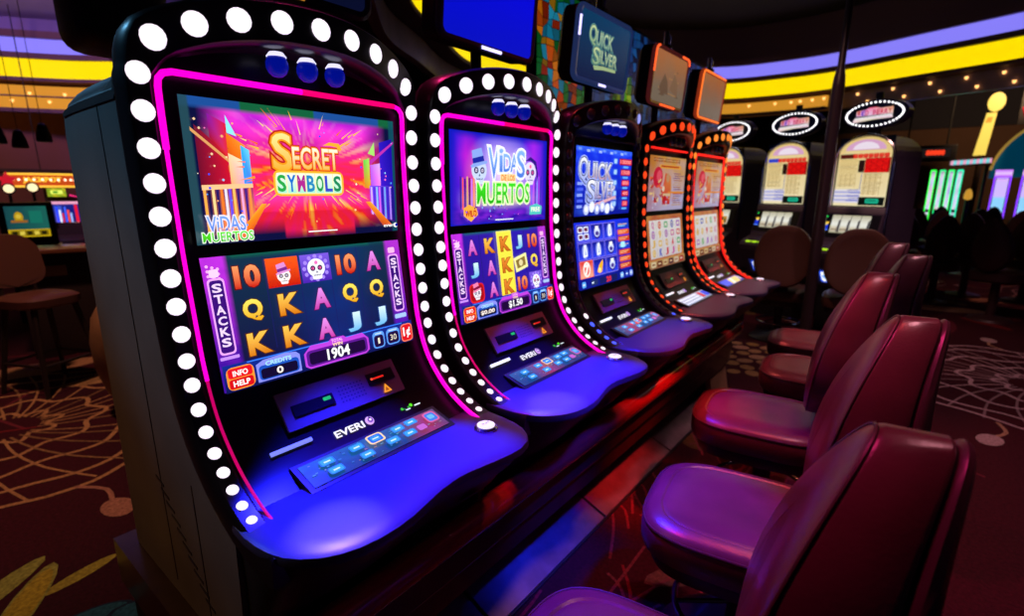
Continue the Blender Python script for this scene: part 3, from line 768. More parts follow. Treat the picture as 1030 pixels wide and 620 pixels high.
def red_gold_upper(seed):
    def f(root):
        T, U, V, N = screen_pose('up'); d = Disp(SW, SH); rnd = random.Random(seed)
        d.raster(lambda u, v: mix(mix(hx('#e8a848'), hx('#c8bce0'), min(1, v * 1.2 + .4 * nz(u * 5 + seed, v * 5))), hx('#b01818'), max(0, .8 - u * 2.0) * .6), 44, 26)
        for k in range(12): d.rect(.06 + k * .036, .012, .024, .022, hx(['#8a2018', '#c04818', '#6a1810'][k % 3])); d.rect(.065 + k * .036, .018, .012, .008, hx('#ffe0a0'))
        d.rrect(.15, .05, .36, .024, hx('#ffb040')); d.rect(.17, .056, .30, .009, hx('#c83018'))
        d.disc(.13, .13, .075, hx('#e01840'), ry=.065, n=20); d.disc(.15, .12, .04, hx('#ff5a70'), ry=.035)
        for k in range(22):
            a = rnd.uniform(.2, 3.0); x, y = .12 + rnd.uniform(-.08, .10), .12 + rnd.uniform(0, .16)
            d.poly([(x, y), (x + .05 * cos(a), y + .05 * sin(a)), (x + .04 * cos(a + .4), y + .04 * sin(a + .4)), (x + .01, y + .012)], hx(rnd.choice(['#e02030', '#ff8a20', '#f8d060', '#b01020', '#ff6a40', '#ffd890'])))
        d.poly([(.24, .10), (.33, .12), (.36, .20), (.34, .30), (.22, .30), (.20, .22)], [hx(c) for c in ('#e84a30', '#f09040', '#e8c080', '#e02828', '#b81830', '#f06048')])
        d.disc(.285, .13, .030, hx('#d8a070')); d.rect(.22, .23, .12, .018, hx('#f0d0a0')); d.disc(.25, .27, .035, hx('#d01828'), ry=.028); d.disc(.22, .20, .018, hx('#fff0d0'))
        for k in range(16): d.rect(.37 + .01 * (k % 3), .085 + k * .0145, rnd.uniform(.08, .19), .006, hx(rnd.choice(['#b87038', '#d8a868', '#8a5a80', '#c03830'])))
        d.rect(.30, .218, .28, .012, hx('#ff9a40'))
        for k in range(12): d.disc(rnd.uniform(.05, .55), rnd.uniform(.25, .32), rnd.uniform(.006, .016), hx(rnd.choice(['#e8e8ff', '#c8c0f0', '#f8d8b0', '#d0a0c0'])), n=10)
        d.build('upper_screen', SCREEN_D, root, T, U, V, N, off=ORG)
    return f
def red_gold_lower(seed):
    def f(root):
        T, U, V, N = screen_pose('low'); d = Disp(SW, SH); rnd = random.Random(seed)
        d.raster(lambda u, v: mix(hx('#c02838'), hx('#e8a850'), .5 + .5 * nz(u * 7, v * 7 + seed)), 24, 14)
        d.rect(.035, .030, .52, .245, hx('#f8f0ee'), hx('#e8dcd8'))
        for j in range(5):
            u0 = .040 + j * .103; d.rect(u0, .034, .097, .236, hx('#fffaf4'), hx('#efe6ea')); d.rect(u0 + .0985, .03, .003, .245, hx('#c09a90'))
            for i in range(4 if seed % 2 else 3):
                n_ = 4 if seed % 2 else 3; cx, cy = u0 + .048, .034 + (i + .5) * .236 / n_; c = rnd.choice(['#f0b020', '#e060b0', '#b048d0', '#e83048', '#30b870', '#2848d0', '#f8c860'])
                q = rnd.random()
                if q < .35: d.disc(cx, cy, .026, hx(c)); d.disc(cx, cy, .016, hx('#fff0c8')); d.disc(cx, cy, .009, hx(c))
                elif q < .7: d.text(rnd.choice('QKAJ9'), cx - .018, cy - .022, .036, .044, hx(c), fat=.05)
                else: d.rrect(cx - .030, cy - .020, .060, .040, hx(c)); d.rrect(cx - .018, cy - .011, .036, .022, hx('#fff4e0'))
        d.rect(0, .285, SW, .0525, hx('#d8a868'), hx('#a06a50'))
        for k in range(6): d.rrect(.02 + k * .095, .292, .075, .036, hx(['#f8e0b0', '#7a3828', '#e8c890', '#5a3040', '#f0d8b8', '#c83838'][k])); d.rect(.035 + k * .095, .305, .04, .010, hx(['#803020', '#ffe0b0', '#904028', '#ffd0a0', '#a04830', '#ffe8d0'][k]))
        d.build('lower_screen', SCREEN_D, root, T, U, V, N, off=ORG)
    return f

def buttons_blue(red_at):
    def f(d):
        rnd = random.Random(11)
        d.raster(lambda u, v: mix(mix(hx('#1a5a90'), hx('#0f3468'), v + .4 * nz(u * 9, v * 4)), hx('#a0284a'), max(0, 1 - abs(u - red_at) * 4.5) * .85), 30, 6)
        for k in range(60): d.rect(rnd.uniform(.01, .43), rnd.uniform(.006, .07), rnd.uniform(.003, .010), rnd.uniform(.002, .005), hx(rnd.choice(['#4a8ab8', '#2a6aa0', '#6a7a90', '#183a60', '#8a6a80'])))
        for u0, v0 in ((.045, .014), (.05, .050), (.135, .012), (.145, .050), (.235, .044), (.275, .012), (.295, .046), (.325, .010)):
            d.rrect(u0, v0, .042, .024, hx('#1f7ae0')); d.rrect(u0 + .004, v0 + .003, .034, .018, hx('#2fa0ff')); d.rect(u0 + .012, v0 + .010, .018, .005, hx('#c8ecff'))
        d.rrect(.192, .006, .052, .036, hx('#ffd890')); d.rrect(.197, .010, .042, .028, hx('#1668d8')); d.rrect(.204, .015, .028, .018, hx('#2f98ff')); d.rect(.208, .022, .02, .004, hx('#d8f0ff'))
        d.rrect(.392, .014, .046, .046, hx('#d85a90')); d.rrect(.397, .019, .036, .036, hx('#3a78d8')); d.rrect(.404, .027, .022, .018, hx('#68b8f8'))
        d.rrect(.345, .048, .03, .022, hx('#c060c0'))
    return f
def buttons_pale(d):
    rnd = random.Random(4)
    d.raster(lambda u, v: mix(hx('#b8b8d0'), hx('#7a88a8'), v), 12, 4)
    for i in range(9):
        for j in range(3): d.rrect(.01 + i * .032, .008 + j * .025, .024, .017, hx('#e8ecff')); 
    d.rrect(.31, .01, .05, .06, hx('#d02840')); d.rrect(.375, .01, .07, .06, hx('#2848e0'))
def buttons_mixed(d):
    d.raster(lambda u, v: mix(hx('#3848c8'), hx('#2a2a90'), v), 8, 3)
    d.rect(.02, .01, .17, .06, hx('#2a50f0')); d.poly([(.2, .006), (.43, .006), (.36, .076), (.16, .076)], hx('#f0d080')); d.poly([(.25, .006), (.30, .006), (.24, .076), (.19, .076)], hx('#f8f0e0')); d.rect(.40, .02, .045, .04, hx('#d0c0d0'))
def buttons_silver(d):
    buttons_blue(.25)(d)
    for k in range(3): d.disc(.13 + k * .05, .03 + .01 * (k % 2), .012, hx('#e02848'), n=10)

BLUE = (.012, .012, 1.0)
def deck_light(pool, wide, col=BLUE, on=True, bar='white'):
    d = dict(globes=[(-.085, on), (-.005, on), (.075, on)], globe_mat=glow('blue_hood_globe', (.0, .005, .30), .8), cap_mat=glow('hood_globe_cap', (.75, .72, 1.0), 1.2), spots=[])
    if pool: d['spots'].append(((-1.25, -.06, 1.86), (-.885, -.265, .905), (.40, .28, 1.0), pool, 14, .9))
    if wide:
        d['spots'].append(((-1.25, .02, 1.86), (-.90, -.06, .905), col, wide, 45, .45))
    d['bar'] = glow('blue_white_bar', (.25, .3, 1.0), .9) if bar == 'blue' else glow('white_bar', (.9, .9, 1.0), 1.2)
    return d
NL = len(LAMPS)
def lit_white(i): return WHITE_ON
def lit_silver(i):
    if i in (0, 1): return BLUE_LAMP
    if i < 8: return BLUE_LAMP if i % 2 == 0 else OFF_LAMP
    if i == 8: return WHITE_ON
    if i == NL - 4: return glow('lavender_lamp', (.35, .38, 1.0), 1.0)
    return OFF_LAMP
def lit_red(i): return RED_LAMP
def lit_orange(i):
    if i >= 34: return ORANGE_LAMP
    if i % 2 == 0 and 26 <= i <= 31: return DIM_RED
    return ORANGE_LAMP if 20 < i < 26 or i > 31 else RED_LAMP
NS = len(STRIP)
YC = [.786, 1.631, 2.480, 3.331, 4.152]
pink_segs = [(0, 17, glow('dim_rose_light_strip', (.75, .0, .16), .8), .0036), (16, 33, PINK, .0048), (32, 43, PINK, .0072), (42, NS - 39, PINKRED, .0072), (NS - 40, NS, PINK, .0068)]
build_machine(YC[0], 'black video slot machine nearest the camera, its upper screen showing SECRET SYMBOLS', lit_white, m1_upper, m1_lower, buttons_blue(.86), pink_segs, deck_light(150, 400, bar='blue'))
build_machine(YC[1], 'black video slot machine with a yellow middle reel and two skulls on its screens', lit_white, m2_upper, m2_lower, buttons_blue(.42), pink_segs, deck_light(135, 360))
build_machine(YC[2], 'dark framed slot machine with unlit lamps and blue QUICK SILVER screens', lit_silver, m3_upper, m3_lower, buttons_silver, [(0, NS, OFF_STRIP, .006)], deck_light(0, 90))
build_machine(YC[3], 'red lamped slot machine with white and gold screens standing beside the QUICK SILVER machine', lit_red, red_gold_upper(1), red_gold_lower(1), buttons_pale, [(0, 40, OFF_STRIP, .006), (39, 46, RED_STRIP, .006), (45, NS, OFF_STRIP, .006)], deck_light(0, 45, col=(1, .12, .1), on=False))
build_machine(YC[4], 'red lamped slot machine at the row\'s far end, framed by a red light strip', lit_orange, red_gold_upper(2), red_gold_lower(2), buttons_mixed, [(0, NS, RED_STRIP, .008)], deck_light(0, 60, col=(1, .12, .1), on=False))
# =================================================================== BENCH UNDER THE ROW
CHERRY = wood('polished_cherry_rail', (.32, .016, .018), (.52, .035, .03), .14, (14, 1.2, 14))
DARKWOOD = wood('dark_stained_base', (.022, .012, .010), (.045, .022, .016), .4, (3, 3, 1))
KICK = mat('scuffed_steel_kick_panel', (.27, .20, .23), .38, metal=.6, vary=.35, vscale=7)
TAN = mat('tan_laminate', (.34, .21, .12), .45, vary=.15)
b = empty('machine_base', (-1.45, 2.3, 0))
tag(b, 'long dark wooden base under the slot machine row with a cherry bumper rail', 'base')
O = (-1.45, 2.3, 0)
def plan(xf, y0, y1, rad, back=-2.02):
    p = [(back, y0), (xf, y0)]
    for k in range(0, 10):
        a = radians(90 * k / 9); p.append((xf - rad + rad * cos(a), y1 - rad + rad * sin(a)))
    p.append((back, y1)); return p
def plan_prism(xf, y0, y1, rad, z0, z1, back=-2.02):
    return MB().prism([(x, y, z0) for x, y in plan(xf, y0, y1, rad, back)], (0, 0, z1 - z0))
plan_prism(-1.045, .345, 4.62, .55, 0.28, .448).build('base_top', DARKWOOD, b, off=O)
plan_prism(-1.205, .37, 4.55, .52, 0.0, .28).build('plinth', mat('black_base_core', (.01, .009, .01), .6), b, off=O)
MB().box((-1.042, .345, .40), (-1.012, 4.02, .60), .006).build('fascia', DARKWOOD, b, off=O)
railp = []
for k in range(14):
    a = 2 * pi * k / 14; railp.append((-.985 + .042 * cos(a) * (1 if cos(a) > 0 else .8), .588 + .052 * sin(a)))
path = [(0.0, .30 + .02 * k) for k in range(1)] 
ys = [.345, 1.5, 2.6, 3.6, 3.85, 3.98, 4.06, 4.12]
dx = [0, 0, 0, 0, 0, -.004, -.010, -.018]
MB().loft([[Vector((x + d_, y, z)) for x, z in railp] for y, d_ in zip(ys, dx)]).build('bumper_rail', CHERRY, b, True, off=O)
jy = [.372, 1.208, 2.055, 2.905, 3.742]
for k in range(4):
    y0, y1 = jy[k] + .008, jy[k + 1] - .008
    MB().prism([(-1.030, y0, .022), (-1.200, y0, .092), (-1.204, y0, .080), (-1.034, y0, .010)], (0, y1 - y0, 0)).build('kick_panel', KICK, b, False, off=O)
MB().box((-1.20, .372, 0.0), (-1.024, 3.74, .012), .003).build('toe_strip', mat('black_base_core', (0, 0, 0)), b, False, off=O)
# rounded end panel
rings = []
for k in range(9):
    a = radians(90 * k / 8); cx, cy, r = -1.53, 4.06, .50
    rings.append([Vector((cx + (r - t) * cos(a), cy + (r - t) * sin(a), z)) for t, z in ((0, .012), (.05, .272), (.09, .272), (.04, .012))])
rings.insert(0, [Vector((-1.03 - t, 3.752, z)) for t, z in ((0, .012), (.05, .272), (.09, .272), (.04, .012))])
MB().loft(rings).build('end_kick_panel', TAN, b, True, off=O)

# =================================================================== SMALL DISPLAYS OVER THE MACHINES
def topper(y, label, screen, frame_m, hi_m, hi):
    t = empty('bonus_display', (-1.42, y, 2.0)); tag(t, label, 'display', 'small displays above the slot machines'); off = (-1.42, y, 2.0)
    T = Vector((-1.350, y, 2.462 - (.022 if y < 1 else 0))); Bt = Vector((-1.382, y, 2.126 - (.022 if y < 1 else 0))); V = (Bt - T).normalized(); U = Vector((0, 1, 0)); N = Vector((-V.z, 0, V.x)); N = N if N.x > 0 else -N
    h = (Bt - T).length; w = .556; C = (T + Bt) / 2
    def outline(a, b, r, d):
        pts = []
        for cx, cy, a0 in ((a - r, b - r, 0), (-a + r, b - r, 90), (-a + r, -b + r, 180), (a - r, -b + r, 270)):
            for k in range(5): an = radians(a0 + 22.5 * k); pts.append(C + U * (cx + r * cos(an)) - V * (cy + r * sin(an)) + N * d)
        return pts
    a, bb = w / 2, h / 2
    MB().loft([outline(a - .03, bb - .03, .03, -.115), outline(a - .006, bb - .006, .04, -.09), outline(a - .004, bb - .004, .042, -.03), outline(a - .012, bb - .012, .036, -.02)]).build('case', BLACKM, t, True, off=off)
    MB().loft([outline(a - .010, bb - .010, .040, -.028), outline(a, bb, .045, -.016), outline(a, bb, .045, -.004), outline(a - .010, bb - .010, .036, .002), outline(a - .024, bb - .024, .024, .000), outline(a - .024, bb - .024, .024, -.02)], False, False).build('screen_frame', frame_m, t, True, off=off)
    ring = outline(a - .012, bb - .012, .036, .003)
    for hh in hi:
        i0, i1 = hh[:2]; seg = [ring[i % len(ring)] for i in range(i0, i1 + 1)]
        if i1 - i0 == 1 and len(hh) == 4: p, q = seg; seg = [p.lerp(q, hh[2] + (hh[3] - hh[2]) * f / 6) for f in range(7)]
        elif i1 - i0 == 1:
            p, q = seg; seg = [p.lerp(q, f) for f in (.38, .44, .5, .56, .62)]
        MB().tube(seg, .0062, 8).build('frame_light', hi_m, t, True, off=off)
    d = Disp(w - .05, h - .05); screen(d)
    d.build('screen', attr_mat('dim_display', .8), t, C - U * (w / 2 - .025) + V * (-(h / 2 - .025)) - N * .004, U, V, N, off=off, thick=.003)
    MB().tube([(-1.46, y, 2.0), (-1.46, y, 2.2)], .022, 12).tube([(-1.47, y, 2.2), (-1.45, y, 2.2), (-1.44, y, 2.22)], .03, 10).build('post', BLACKM, t, True, off=off)
    MB().box((-1.435, y - .028, 2.455), (-1.375, y + .028, 2.50), .006).build('top_bracket', STEEL, t, True, off=off)
    c = MB().tube([(-1.405, y - .012, 2.50), (-1.405, y - .012, 2.575)], .016, 12).tube([(-1.405, y + .026, 2.50), (-1.40, y + .026, 2.56)], .011, 10).build('bracket_stud', STEEL, t, True, off=off)
def qs_screen(d):
    d.raster(lambda u, v: mix(hx('#0c4068'), hx('#14204a'), v), 10, 6)
    logo_text(d, 'Q', .09, .050, .065, .085, hx('#d8ecb0'), hx('#1a4050'), hx('#90b890'), rim2=hx('#6aa8a0')); logo_text(d, 'UICK', .157, .066, .165, .062, hx('#d0e4b8'), hx('#1a4050'), hx('#90b8a0'), rim2=hx('#6aa8a0'))
    logo_text(d, 'S', .14, .138, .06, .075, hx('#d8ecb0'), hx('#1a4050'), hx('#90b890'), rim2=hx('#6aa8a0')); logo_text(d, 'ILVER', .203, .145, .18, .056, hx('#d0e4b8'), hx('#1a4050'), hx('#a0b890'), rim2=hx('#6aa8a0'))
    d.poly([(.15, .222), (.24, .212), (.38, .208), (.38, .222), (.25, .228), (.165, .240)], hx('#b0c890'))
def blue_screen(d): d.raster(lambda u, v: mix(hx('#0508f8'), hx('#0814d8'), v), 4, 4)
def dim_blue_screen(d): d.raster(lambda u, v: hx('#0a1030'), 2, 2)
def tan_screen(seed):
    def f(d):
        d.raster(lambda u, v: mix(hx('#a8603a'), hx('#7a6a5a'), min(1, v * 1.3 + .3 * nz(u * 3 + seed, v * 3))), 12, 8)
        rnd = random.Random(seed)
        if seed == 1:
            for k in range(14): d.rect(.05 + rnd.uniform(0, .33), .08 + rnd.uniform(0, .16), rnd.uniform(.02, .09), .006, hx(rnd.choice(['#5a4838', '#8a5a40', '#6a4a3a', '#a87a50'])))
            d.poly([(.10, .20), (.16, .12), (.22, .16), (.24, .22), (.14, .25)], hx('#6a5040')); d.poly([(.26, .20), (.31, .10), (.38, .15), (.40, .23)], hx('#80604a'))
    return f
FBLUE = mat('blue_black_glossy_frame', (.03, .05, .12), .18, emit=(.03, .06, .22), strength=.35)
FDARK = mat('slate_glossy_frame', (.06, .065, .10), .2)
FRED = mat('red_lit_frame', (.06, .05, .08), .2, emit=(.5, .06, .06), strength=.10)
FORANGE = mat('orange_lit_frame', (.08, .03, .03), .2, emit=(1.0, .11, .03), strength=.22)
HI_W = glow('lavender_frame_light', (.55, .5, 1.0), 2.0); HI_R = glow('red_frame_light', (1.0, .10, .02), 1.6)
topper(YC[0], 'dark small display directly above the machine showing SECRET SYMBOLS', dim_blue_screen, FDARK, glow('amber_frame_light', (.5, .2, .02), .7), [(14, 15)])
topper(YC[1] - .02, 'small display filled with plain bright blue above the second machine of the row', blue_screen, FDARK, HI_W, [(14, 15)])
topper(YC[2], 'small display reading QUICK SILVER in pale letters on dark blue', qs_screen, FBLUE, HI_W, [(14, 15, .42, .56), (9, 10, .05, .4)])
topper(YC[3], 'small red edged display with a mottled tan picture right of the QUICK SILVER display', tan_screen(1), FRED, HI_R, [(14, 15, .25, .75), (9, 10, .0, .45), (5, 9), (0, 4), (4, 5, .0, .2)])
topper(YC[4], 'small display with a plain tan screen in a fully orange lit frame', tan_screen(2), FORANGE, glow('orange_frame_light', (1.0, .17, .02), 1.4), [(14, 15, .0, 1.), (9, 10, 0., 1.), (5, 9), (4, 5, 0., 1.), (10, 14)])

# =================================================================== CHAIRS
LEATHER = mat('burgundy_leather', (.115, .030, .045), .31, spec=.5, bump=.05, bscale=140, vary=.18, vscale=9)
LEATHER_D = mat('dark_leather_boxing', (.060, .018, .026), .36, spec=.45, bump=.05, bscale=140)
SHELL = mat('back_shell_vinyl', (.07, .028, .040), .34, spec=.5)
CHROME = mat('dark_chrome', (.30, .30, .33), .18, metal=1.0)
def bend(p):
    """chair back: x forward of the back plane, y across, h up; leans back and curls"""
    x, y, h = p
    return Vector((-.205 - .27 * h + .055 * math.sin(min(1, h / .66) * pi) + (x * (.62 + .22 * (1 - h / .58)) if x > 0 else x * (.62 + 1.4 * (1 - h / .58))) + .10 * y * y, y, .64 + h * 1.12))
def back_ring_(inset, x, n=48, top=.58, w=.205, e=2.35, taper=.52):
    pts = []
    for k in range(n):
        t = 2 * pi * k / n; c, s_ = cos(t), sin(t)
        y = math.copysign(abs(c) ** (2 / e), c); h = math.copysign(abs(s_) ** (2 / e), s_)
        hh = (h + 1) / 2; ww = w * (1 - taper * (max(0, hh - .35) / .65) ** 1.5 - .10 * max(0, .3 - hh) / .3)
        yy = y * (ww - inset); hgt = .0 + inset + hh * (top - 2 * inset)
        pts.append((x, yy, hgt))
    return [bend(p) for p in pts]
def chair_parts(root, leather, shell, boxing, **bk_):
    back_ring = lambda i_, x_: back_ring_(i_, x_, **bk_)
    o = []
    # seat
    mb = MB(); R = []
    def sr(a, b_, z, e=3.6, n=48): return [Vector((x, y, z)) for x, y in sup(n, a, b_, e, .03, 0)]
    R = [sr(.275, .245, 0.460), sr(.292, .262, 0.470), sr(.300, .270, 0.495), sr(.300, .270, 0.547), sr(.293, .263, 0.567), sr(.275, .245, 0.583), sr(.245, .215, 0.591), sr(.238, .208, 0.587), sr(.225, .195, 0.592), sr(.14, .12, 0.588), sr(.04, .035, 0.585)]
    seat = mb.loft(R).build('seat', leather, root, True)
    MB().tube(sr(.2955, .2655, 0.565), .0045, 6, closed=True).build('piping', boxing, seat, True)
    MB().loft([sr(.20, .18, 0.390), sr(.262, .232, 0.405), sr(.272, .242, 0.435), sr(.272, .242, 0.459)]).build('seat_pan', mat('black_seat_pan', (.012, .010, .012), .4), root, True)
    # back
    bk = MB().loft([back_ring(.10, .088), back_ring(.050, .088), back_ring(.020, .080), back_ring(.005, .068), back_ring(.0, .052), back_ring(0, -.066), back_ring(.004, -.076), back_ring(.016, -.080)]).build('backrest', leather, root, True)
    MB().tube(back_ring(.003, .066), .0034, 6, closed=True).build('piping', boxing, bk, True)
    MB().loft([back_ring(.016, -.080), back_ring(.003, -.085), back_ring(0, -.093), back_ring(.004, -.106), back_ring(.018, -.116), back_ring(.06, -.121), back_ring(.12, -.122)]).build('back_shell', shell, root, True)
    MB().box((-.25, -.075, .43), (-.19, .075, .76), .012).box((-.24, -.06, .42), (.0, .06, .455), .008).build('back_bracket', mat('black_seat_pan', (0, 0, 0)), root, True)
    # pedestal
    MB().lathe([(.275, 0), (.275, .012), (.255, .024), (.12, .045), (.062, .075), (.045, .13), (.04, .20), (.04, .40), (.09, .41)], 32).build('pedestal', mat('black_seat_pan', (0, 0, 0)), root, True)
    ring = [(.215 * cos(2 * pi * k / 32), .215 * sin(2 * pi * k / 32), .20) for k in range(32)]
    fr = MB().tube(ring, .011, 8, closed=True)
    fr.build('foot_ring', CHROME, root, True)
    for a in (20, 140, 260):
        MB().tube([(.038 * cos(radians(a)), .038 * sin(radians(a)), .225), (.215 * cos(radians(a)), .215 * sin(radians(a)), .20)], .008, 8).build('foot_ring_spoke', CHROME, root, True)
ch0 = empty('casino_chair', (0, 0, 0)); chair_parts(ch0, LEATHER, SHELL, LEATHER_D)
SEATS = [(-.305, .83, 186, 'burgundy leather casino chair nearest the camera, cut off by the bottom edge'),
         (-.305, 1.66, 189, 'burgundy leather casino chair in front of the machine with two skulls'),
         (-.440, 2.53, 187, 'burgundy leather casino chair facing the QUICK SILVER machine'),
         (-.330, 3.38, 187, 'burgundy leather casino chair facing the red machine beside the QUICK SILVER one'),
         (-.440, 4.09, 187, 'burgundy leather casino chair at the far end of the front row')]
for i, (x, y, a, lab) in enumerate(SEATS):
    o = ch0 if i == 0 else copy_tree(ch0)
    o.location = (x, y, 0); o.rotation_euler = (0, 0, radians(a)); tag(o, lab, 'chair', 'casino chairs along the front row')
ch1 = None
for x, y, a, lab in [(-1.10, 6.16, 97, 'dark chair seen from behind in front of the middle reel machine'), (-.43, 6.12, 93, 'dark chair seen from behind in front of the reel machine right of the pole')]:
    if ch1 is None:
        ch1 = empty('casino_chair', (0, 0, 0)); BRL = mat('brown_chair_leather', (.09, .035, .026), .45); chair_parts(ch1, BRL, BRL, LEATHER_D, top=.56, w=.275, e=2.6, taper=.18); o = ch1
    else: o = copy_tree(ch1)
    o.location = (x, y, 0); o.rotation_euler = (0, 0, radians(a)); tag(o, lab, 'chair', 'chairs at the reel machines')

tp = at(-75.0, 4.6, 0) if False else Vector((-4.44, 1.19, 0))
tc = empty('tub_chair', tp, radians(20)); tag(tc, 'low rounded tan tub chair half hidden behind the grey side of the nearest machine', 'chair')
TUB = mat('tan_tub_leather', (.34, .19, .08), .45, vary=.15); rings = []
for z, r in ((.10, .24), (.16, .29), (.35, .34), (.55, .345), (.72, .315), (.80, .27)):
    rings.append([Vector((r * cos(radians(55 + 250 * k / 20)), r * sin(radians(55 + 250 * k / 20)), z)) for k in range(21)] + [Vector(((r - .05) * cos(radians(55 + 250 * k / 20)), (r - .05) * sin(radians(55 + 250 * k / 20)), z)) for k in range(20, -1, -1)])
MB().loft(rings).build('shell', TUB, tc, True)
MB().loft([[Vector((x, y, z)) for x, y in sup(24, a, a, 2.6)] for a, z in ((.22, .28), (.26, .30), (.26, .40), (.2, .43))]).build('seat_cushion', TUB, tc, True)
for sx in (-1, 1):
    for sy in (-1, 1): MB().tube([(sx * .16, sy * .16, .28), (sx * .18, sy * .18, 0)], .02, 8).build('leg', mat('black_seat_pan', (0, 0, 0)), tc, True)
# =================================================================== REEL MACHINES AT THE BACK
CHR = mat('bright_trim', (.6, .6, .68), .2, metal=1.0)
PURPLE_CAB = mat('dark_violet_cabinet', (.07, .05, .09), .4)
def reel_machine(x, y, rz, label, seed):
    r = empty('reel_slot_machine', (x, y, 0), radians(rz)); tag(r, label, 'slot machine', 'reel slot machines at the back')
    # local: +x right seen from the front, -y front
    W = .30
    MB().box((-W, -.02, 0), (W, .62, .55), .01).build('stand', mat('black_stand', (.012, .011, .013), .45), r, True)
    prof_ = [(-.30, .55), (-.34, .80), (-.34, .90), (-.14, .94), (-.10, 1.22), (-.04, 1.30), (-.02, 2.15), (.56, 2.15), (.60, .55)]
    def arch(w, z0, z1, n=14):
        rad = w; pts = [(-w, z0), (w, z0)]
        zc = z1 - w * .80
        for k in range(n + 1): a = pi * k / n; pts.append((w * cos(a), zc + w * .80 * sin(a)))
        return pts
    MB().prism([(px, -.02, pz) for px, pz in arch(W - .005, 1.42, 2.20)], (0, .55, 0)).build('top_box', PURPLE_CAB, r, False)
    MB().prism([(-W, a, z) for a, z in ((-.14, .55), (-.34, .88), (-.36, .94), (-.34, .98), (-.16, 1.06), (-.06, 1.42), (.58, 1.42), (.58, .55))], (2 * W, 0, 0)).build('cabinet', PURPLE_CAB, r, False)
    ar = arch(W - .012, 1.44, 2.19); MB().tube([(px, -.03, pz) for px, pz in ar[1:] + ar[:1]], .014, 8, closed=False).build('arch_trim', CHR, r, True)
    # pay table
    d = Disp(.54, .86); ap = arch(.262, 0, .86)
    d.v = []
    d.poly([(px + .27, .86 - pz) for px, pz in ap], [mix(hx('#fff0c0'), hx('#f0cf80'), (pz) / .86) for px, pz in ap])
    rnd = random.Random(seed)
    d.poly([(.27 + .20 * cos(pi * k / 10), .16 - .13 * sin(pi * k / 10)) for k in range(11)], hx('#e8b0d8')); d.poly([(.27 + .13 * cos(pi * k / 10), .15 - .09 * sin(pi * k / 10)) for k in range(11)], hx('#fff0ff'))
    d.rect(.06, .17, .42, .030, hx('#f8e0a0')); d.rect(.022, .205, .14, .055, hx('#5a1a10') if seed == 3 else hx('#3048d8'))
    for k in range(7): d.rrect(.155 + k * .051, .205, .047, .055, hx('#e81010')); d.text('7', .170 + k * .051, .215, .018, .034, hx('#ff7050'), fat=.04)
    d.rect(.285, .262, .245, .182, hx('#a00a08'))
    for j in range(4):
        for k in range(4): d.rrect(.290 + k * .056, .268 + j * .044, .052, .040, hx('#ff1612') if (j + k) % 2 else hx('#f01010')); d.rect(.300 + k * .056, .284 + j * .044, .03, .006, hx('#701010'))
    d.rect(.225, .285, .060, .150, hx('#2a1410'))
    for j in range(16): d.rect(.03, .275 + j * .0215, .19 - .03 * rnd.random(), .007, hx(rnd.choice(['#c8a050', '#a88848', '#d8b868'])))
    for j in range(13): d.rect(.290, .462 + j * .020, .19 - .05 * rnd.random(), .006, hx(rnd.choice(['#c8a050', '#a88040'])))
    for k in range(4): d.rect(.31 + k * .05, .45, .004, .27, hx('#b89048')); d.rect(.06 + k * .05, .45, .004, .17, hx('#b89048'))
    d.rect(.268, .44, .006, .30, hx('#4058c0'))
    for j in range(7): d.rect(.012, .650 + j * .025, .27, .020, hx('#a8b0f8') if j % 2 else hx('#f0ecff'))
    for j in range(5): d.rect(.15 + .02 * (j % 2), .655 + j * .034, .12, .008, hx('#2838c0'))
    d.rect(.275, .745, .255, .105, hx('#06140f')); d.rrect(.345, .765, .13, .06, hx('#18b890')); d.rect(.36, .785, .09, .010, hx('#0a5a48'))
    d.v = [(a_, b_ * .837, c_) for a_, b_, c_ in d.v]; d.h = .72
    d.build('pay_table', BACKLIT, r, (-.27, -.024, 2.17), (1, 0, 0), (0, 0, -1), (0, -1, 0), thick=.003)
    MB().box((-W, -.075, 1.368), (W, -.0, 1.436), .008).build('ledge', mat('grey_ledge', (.22, .2, .24), .35), r, True)
    # reels
    T = Vector((-.20, -.080, 1.345)); V = (Vector((-.20, -.145, 1.115)) - T).normalized(); N = Vector((0, -V.z * -1, V.y)); N = Vector((0, V.z, -V.y)); N = N if N.y < 0 else -N
    MB().prism([T + Vector((u_, 0, 0)) + V * v_ + N * .001 for u_, v_ in ((-.085, -.012), (.485, -.012), (.485, .245), (-.085, .245))], tuple(N * .010)).build('reel_glass_surround', BLACK, r)
    d = Disp(.40, .20)
    for k in range(4 if seed != 2 else 3):
        n_ = 4 if seed != 2 else 3; w_ = .40 / n_; u0 = k * w_
        d.rect(u0 + .003, 0, w_ - .006, .10, hx('#c8c0a0'), hx('#fffff4')); d.rect(u0 + .003, .10, w_ - .006, .10, hx('#fffff4'), hx('#b8b090'))
        if seed == 2: d.rect(u0 + .01, .09, w_ - .03, .09, hx('#c89a30'), hx('#a04028')); d.rect(u0 + .02, .13, w_ - .06, .05, hx('#3a7038'))
        else: d.rrect(u0 + .012, .13, w_ - .024, .05, hx('#e8dcc0')); d.poly([(u0 + w_ - .020, .06), (u0 + w_ - .004, .05), (u0 + w_ - .004, .19), (u0 + w_ - .026, .19)], hx('#3a3440')); d.text('BAR', u0 + .016, .150, w_ - .04, .022, hx('#806848'), fat=.03)
    d.build('reel', BACKLIT, r, T + N * .0145, (1, 0, 0), V, N, thick=.003)
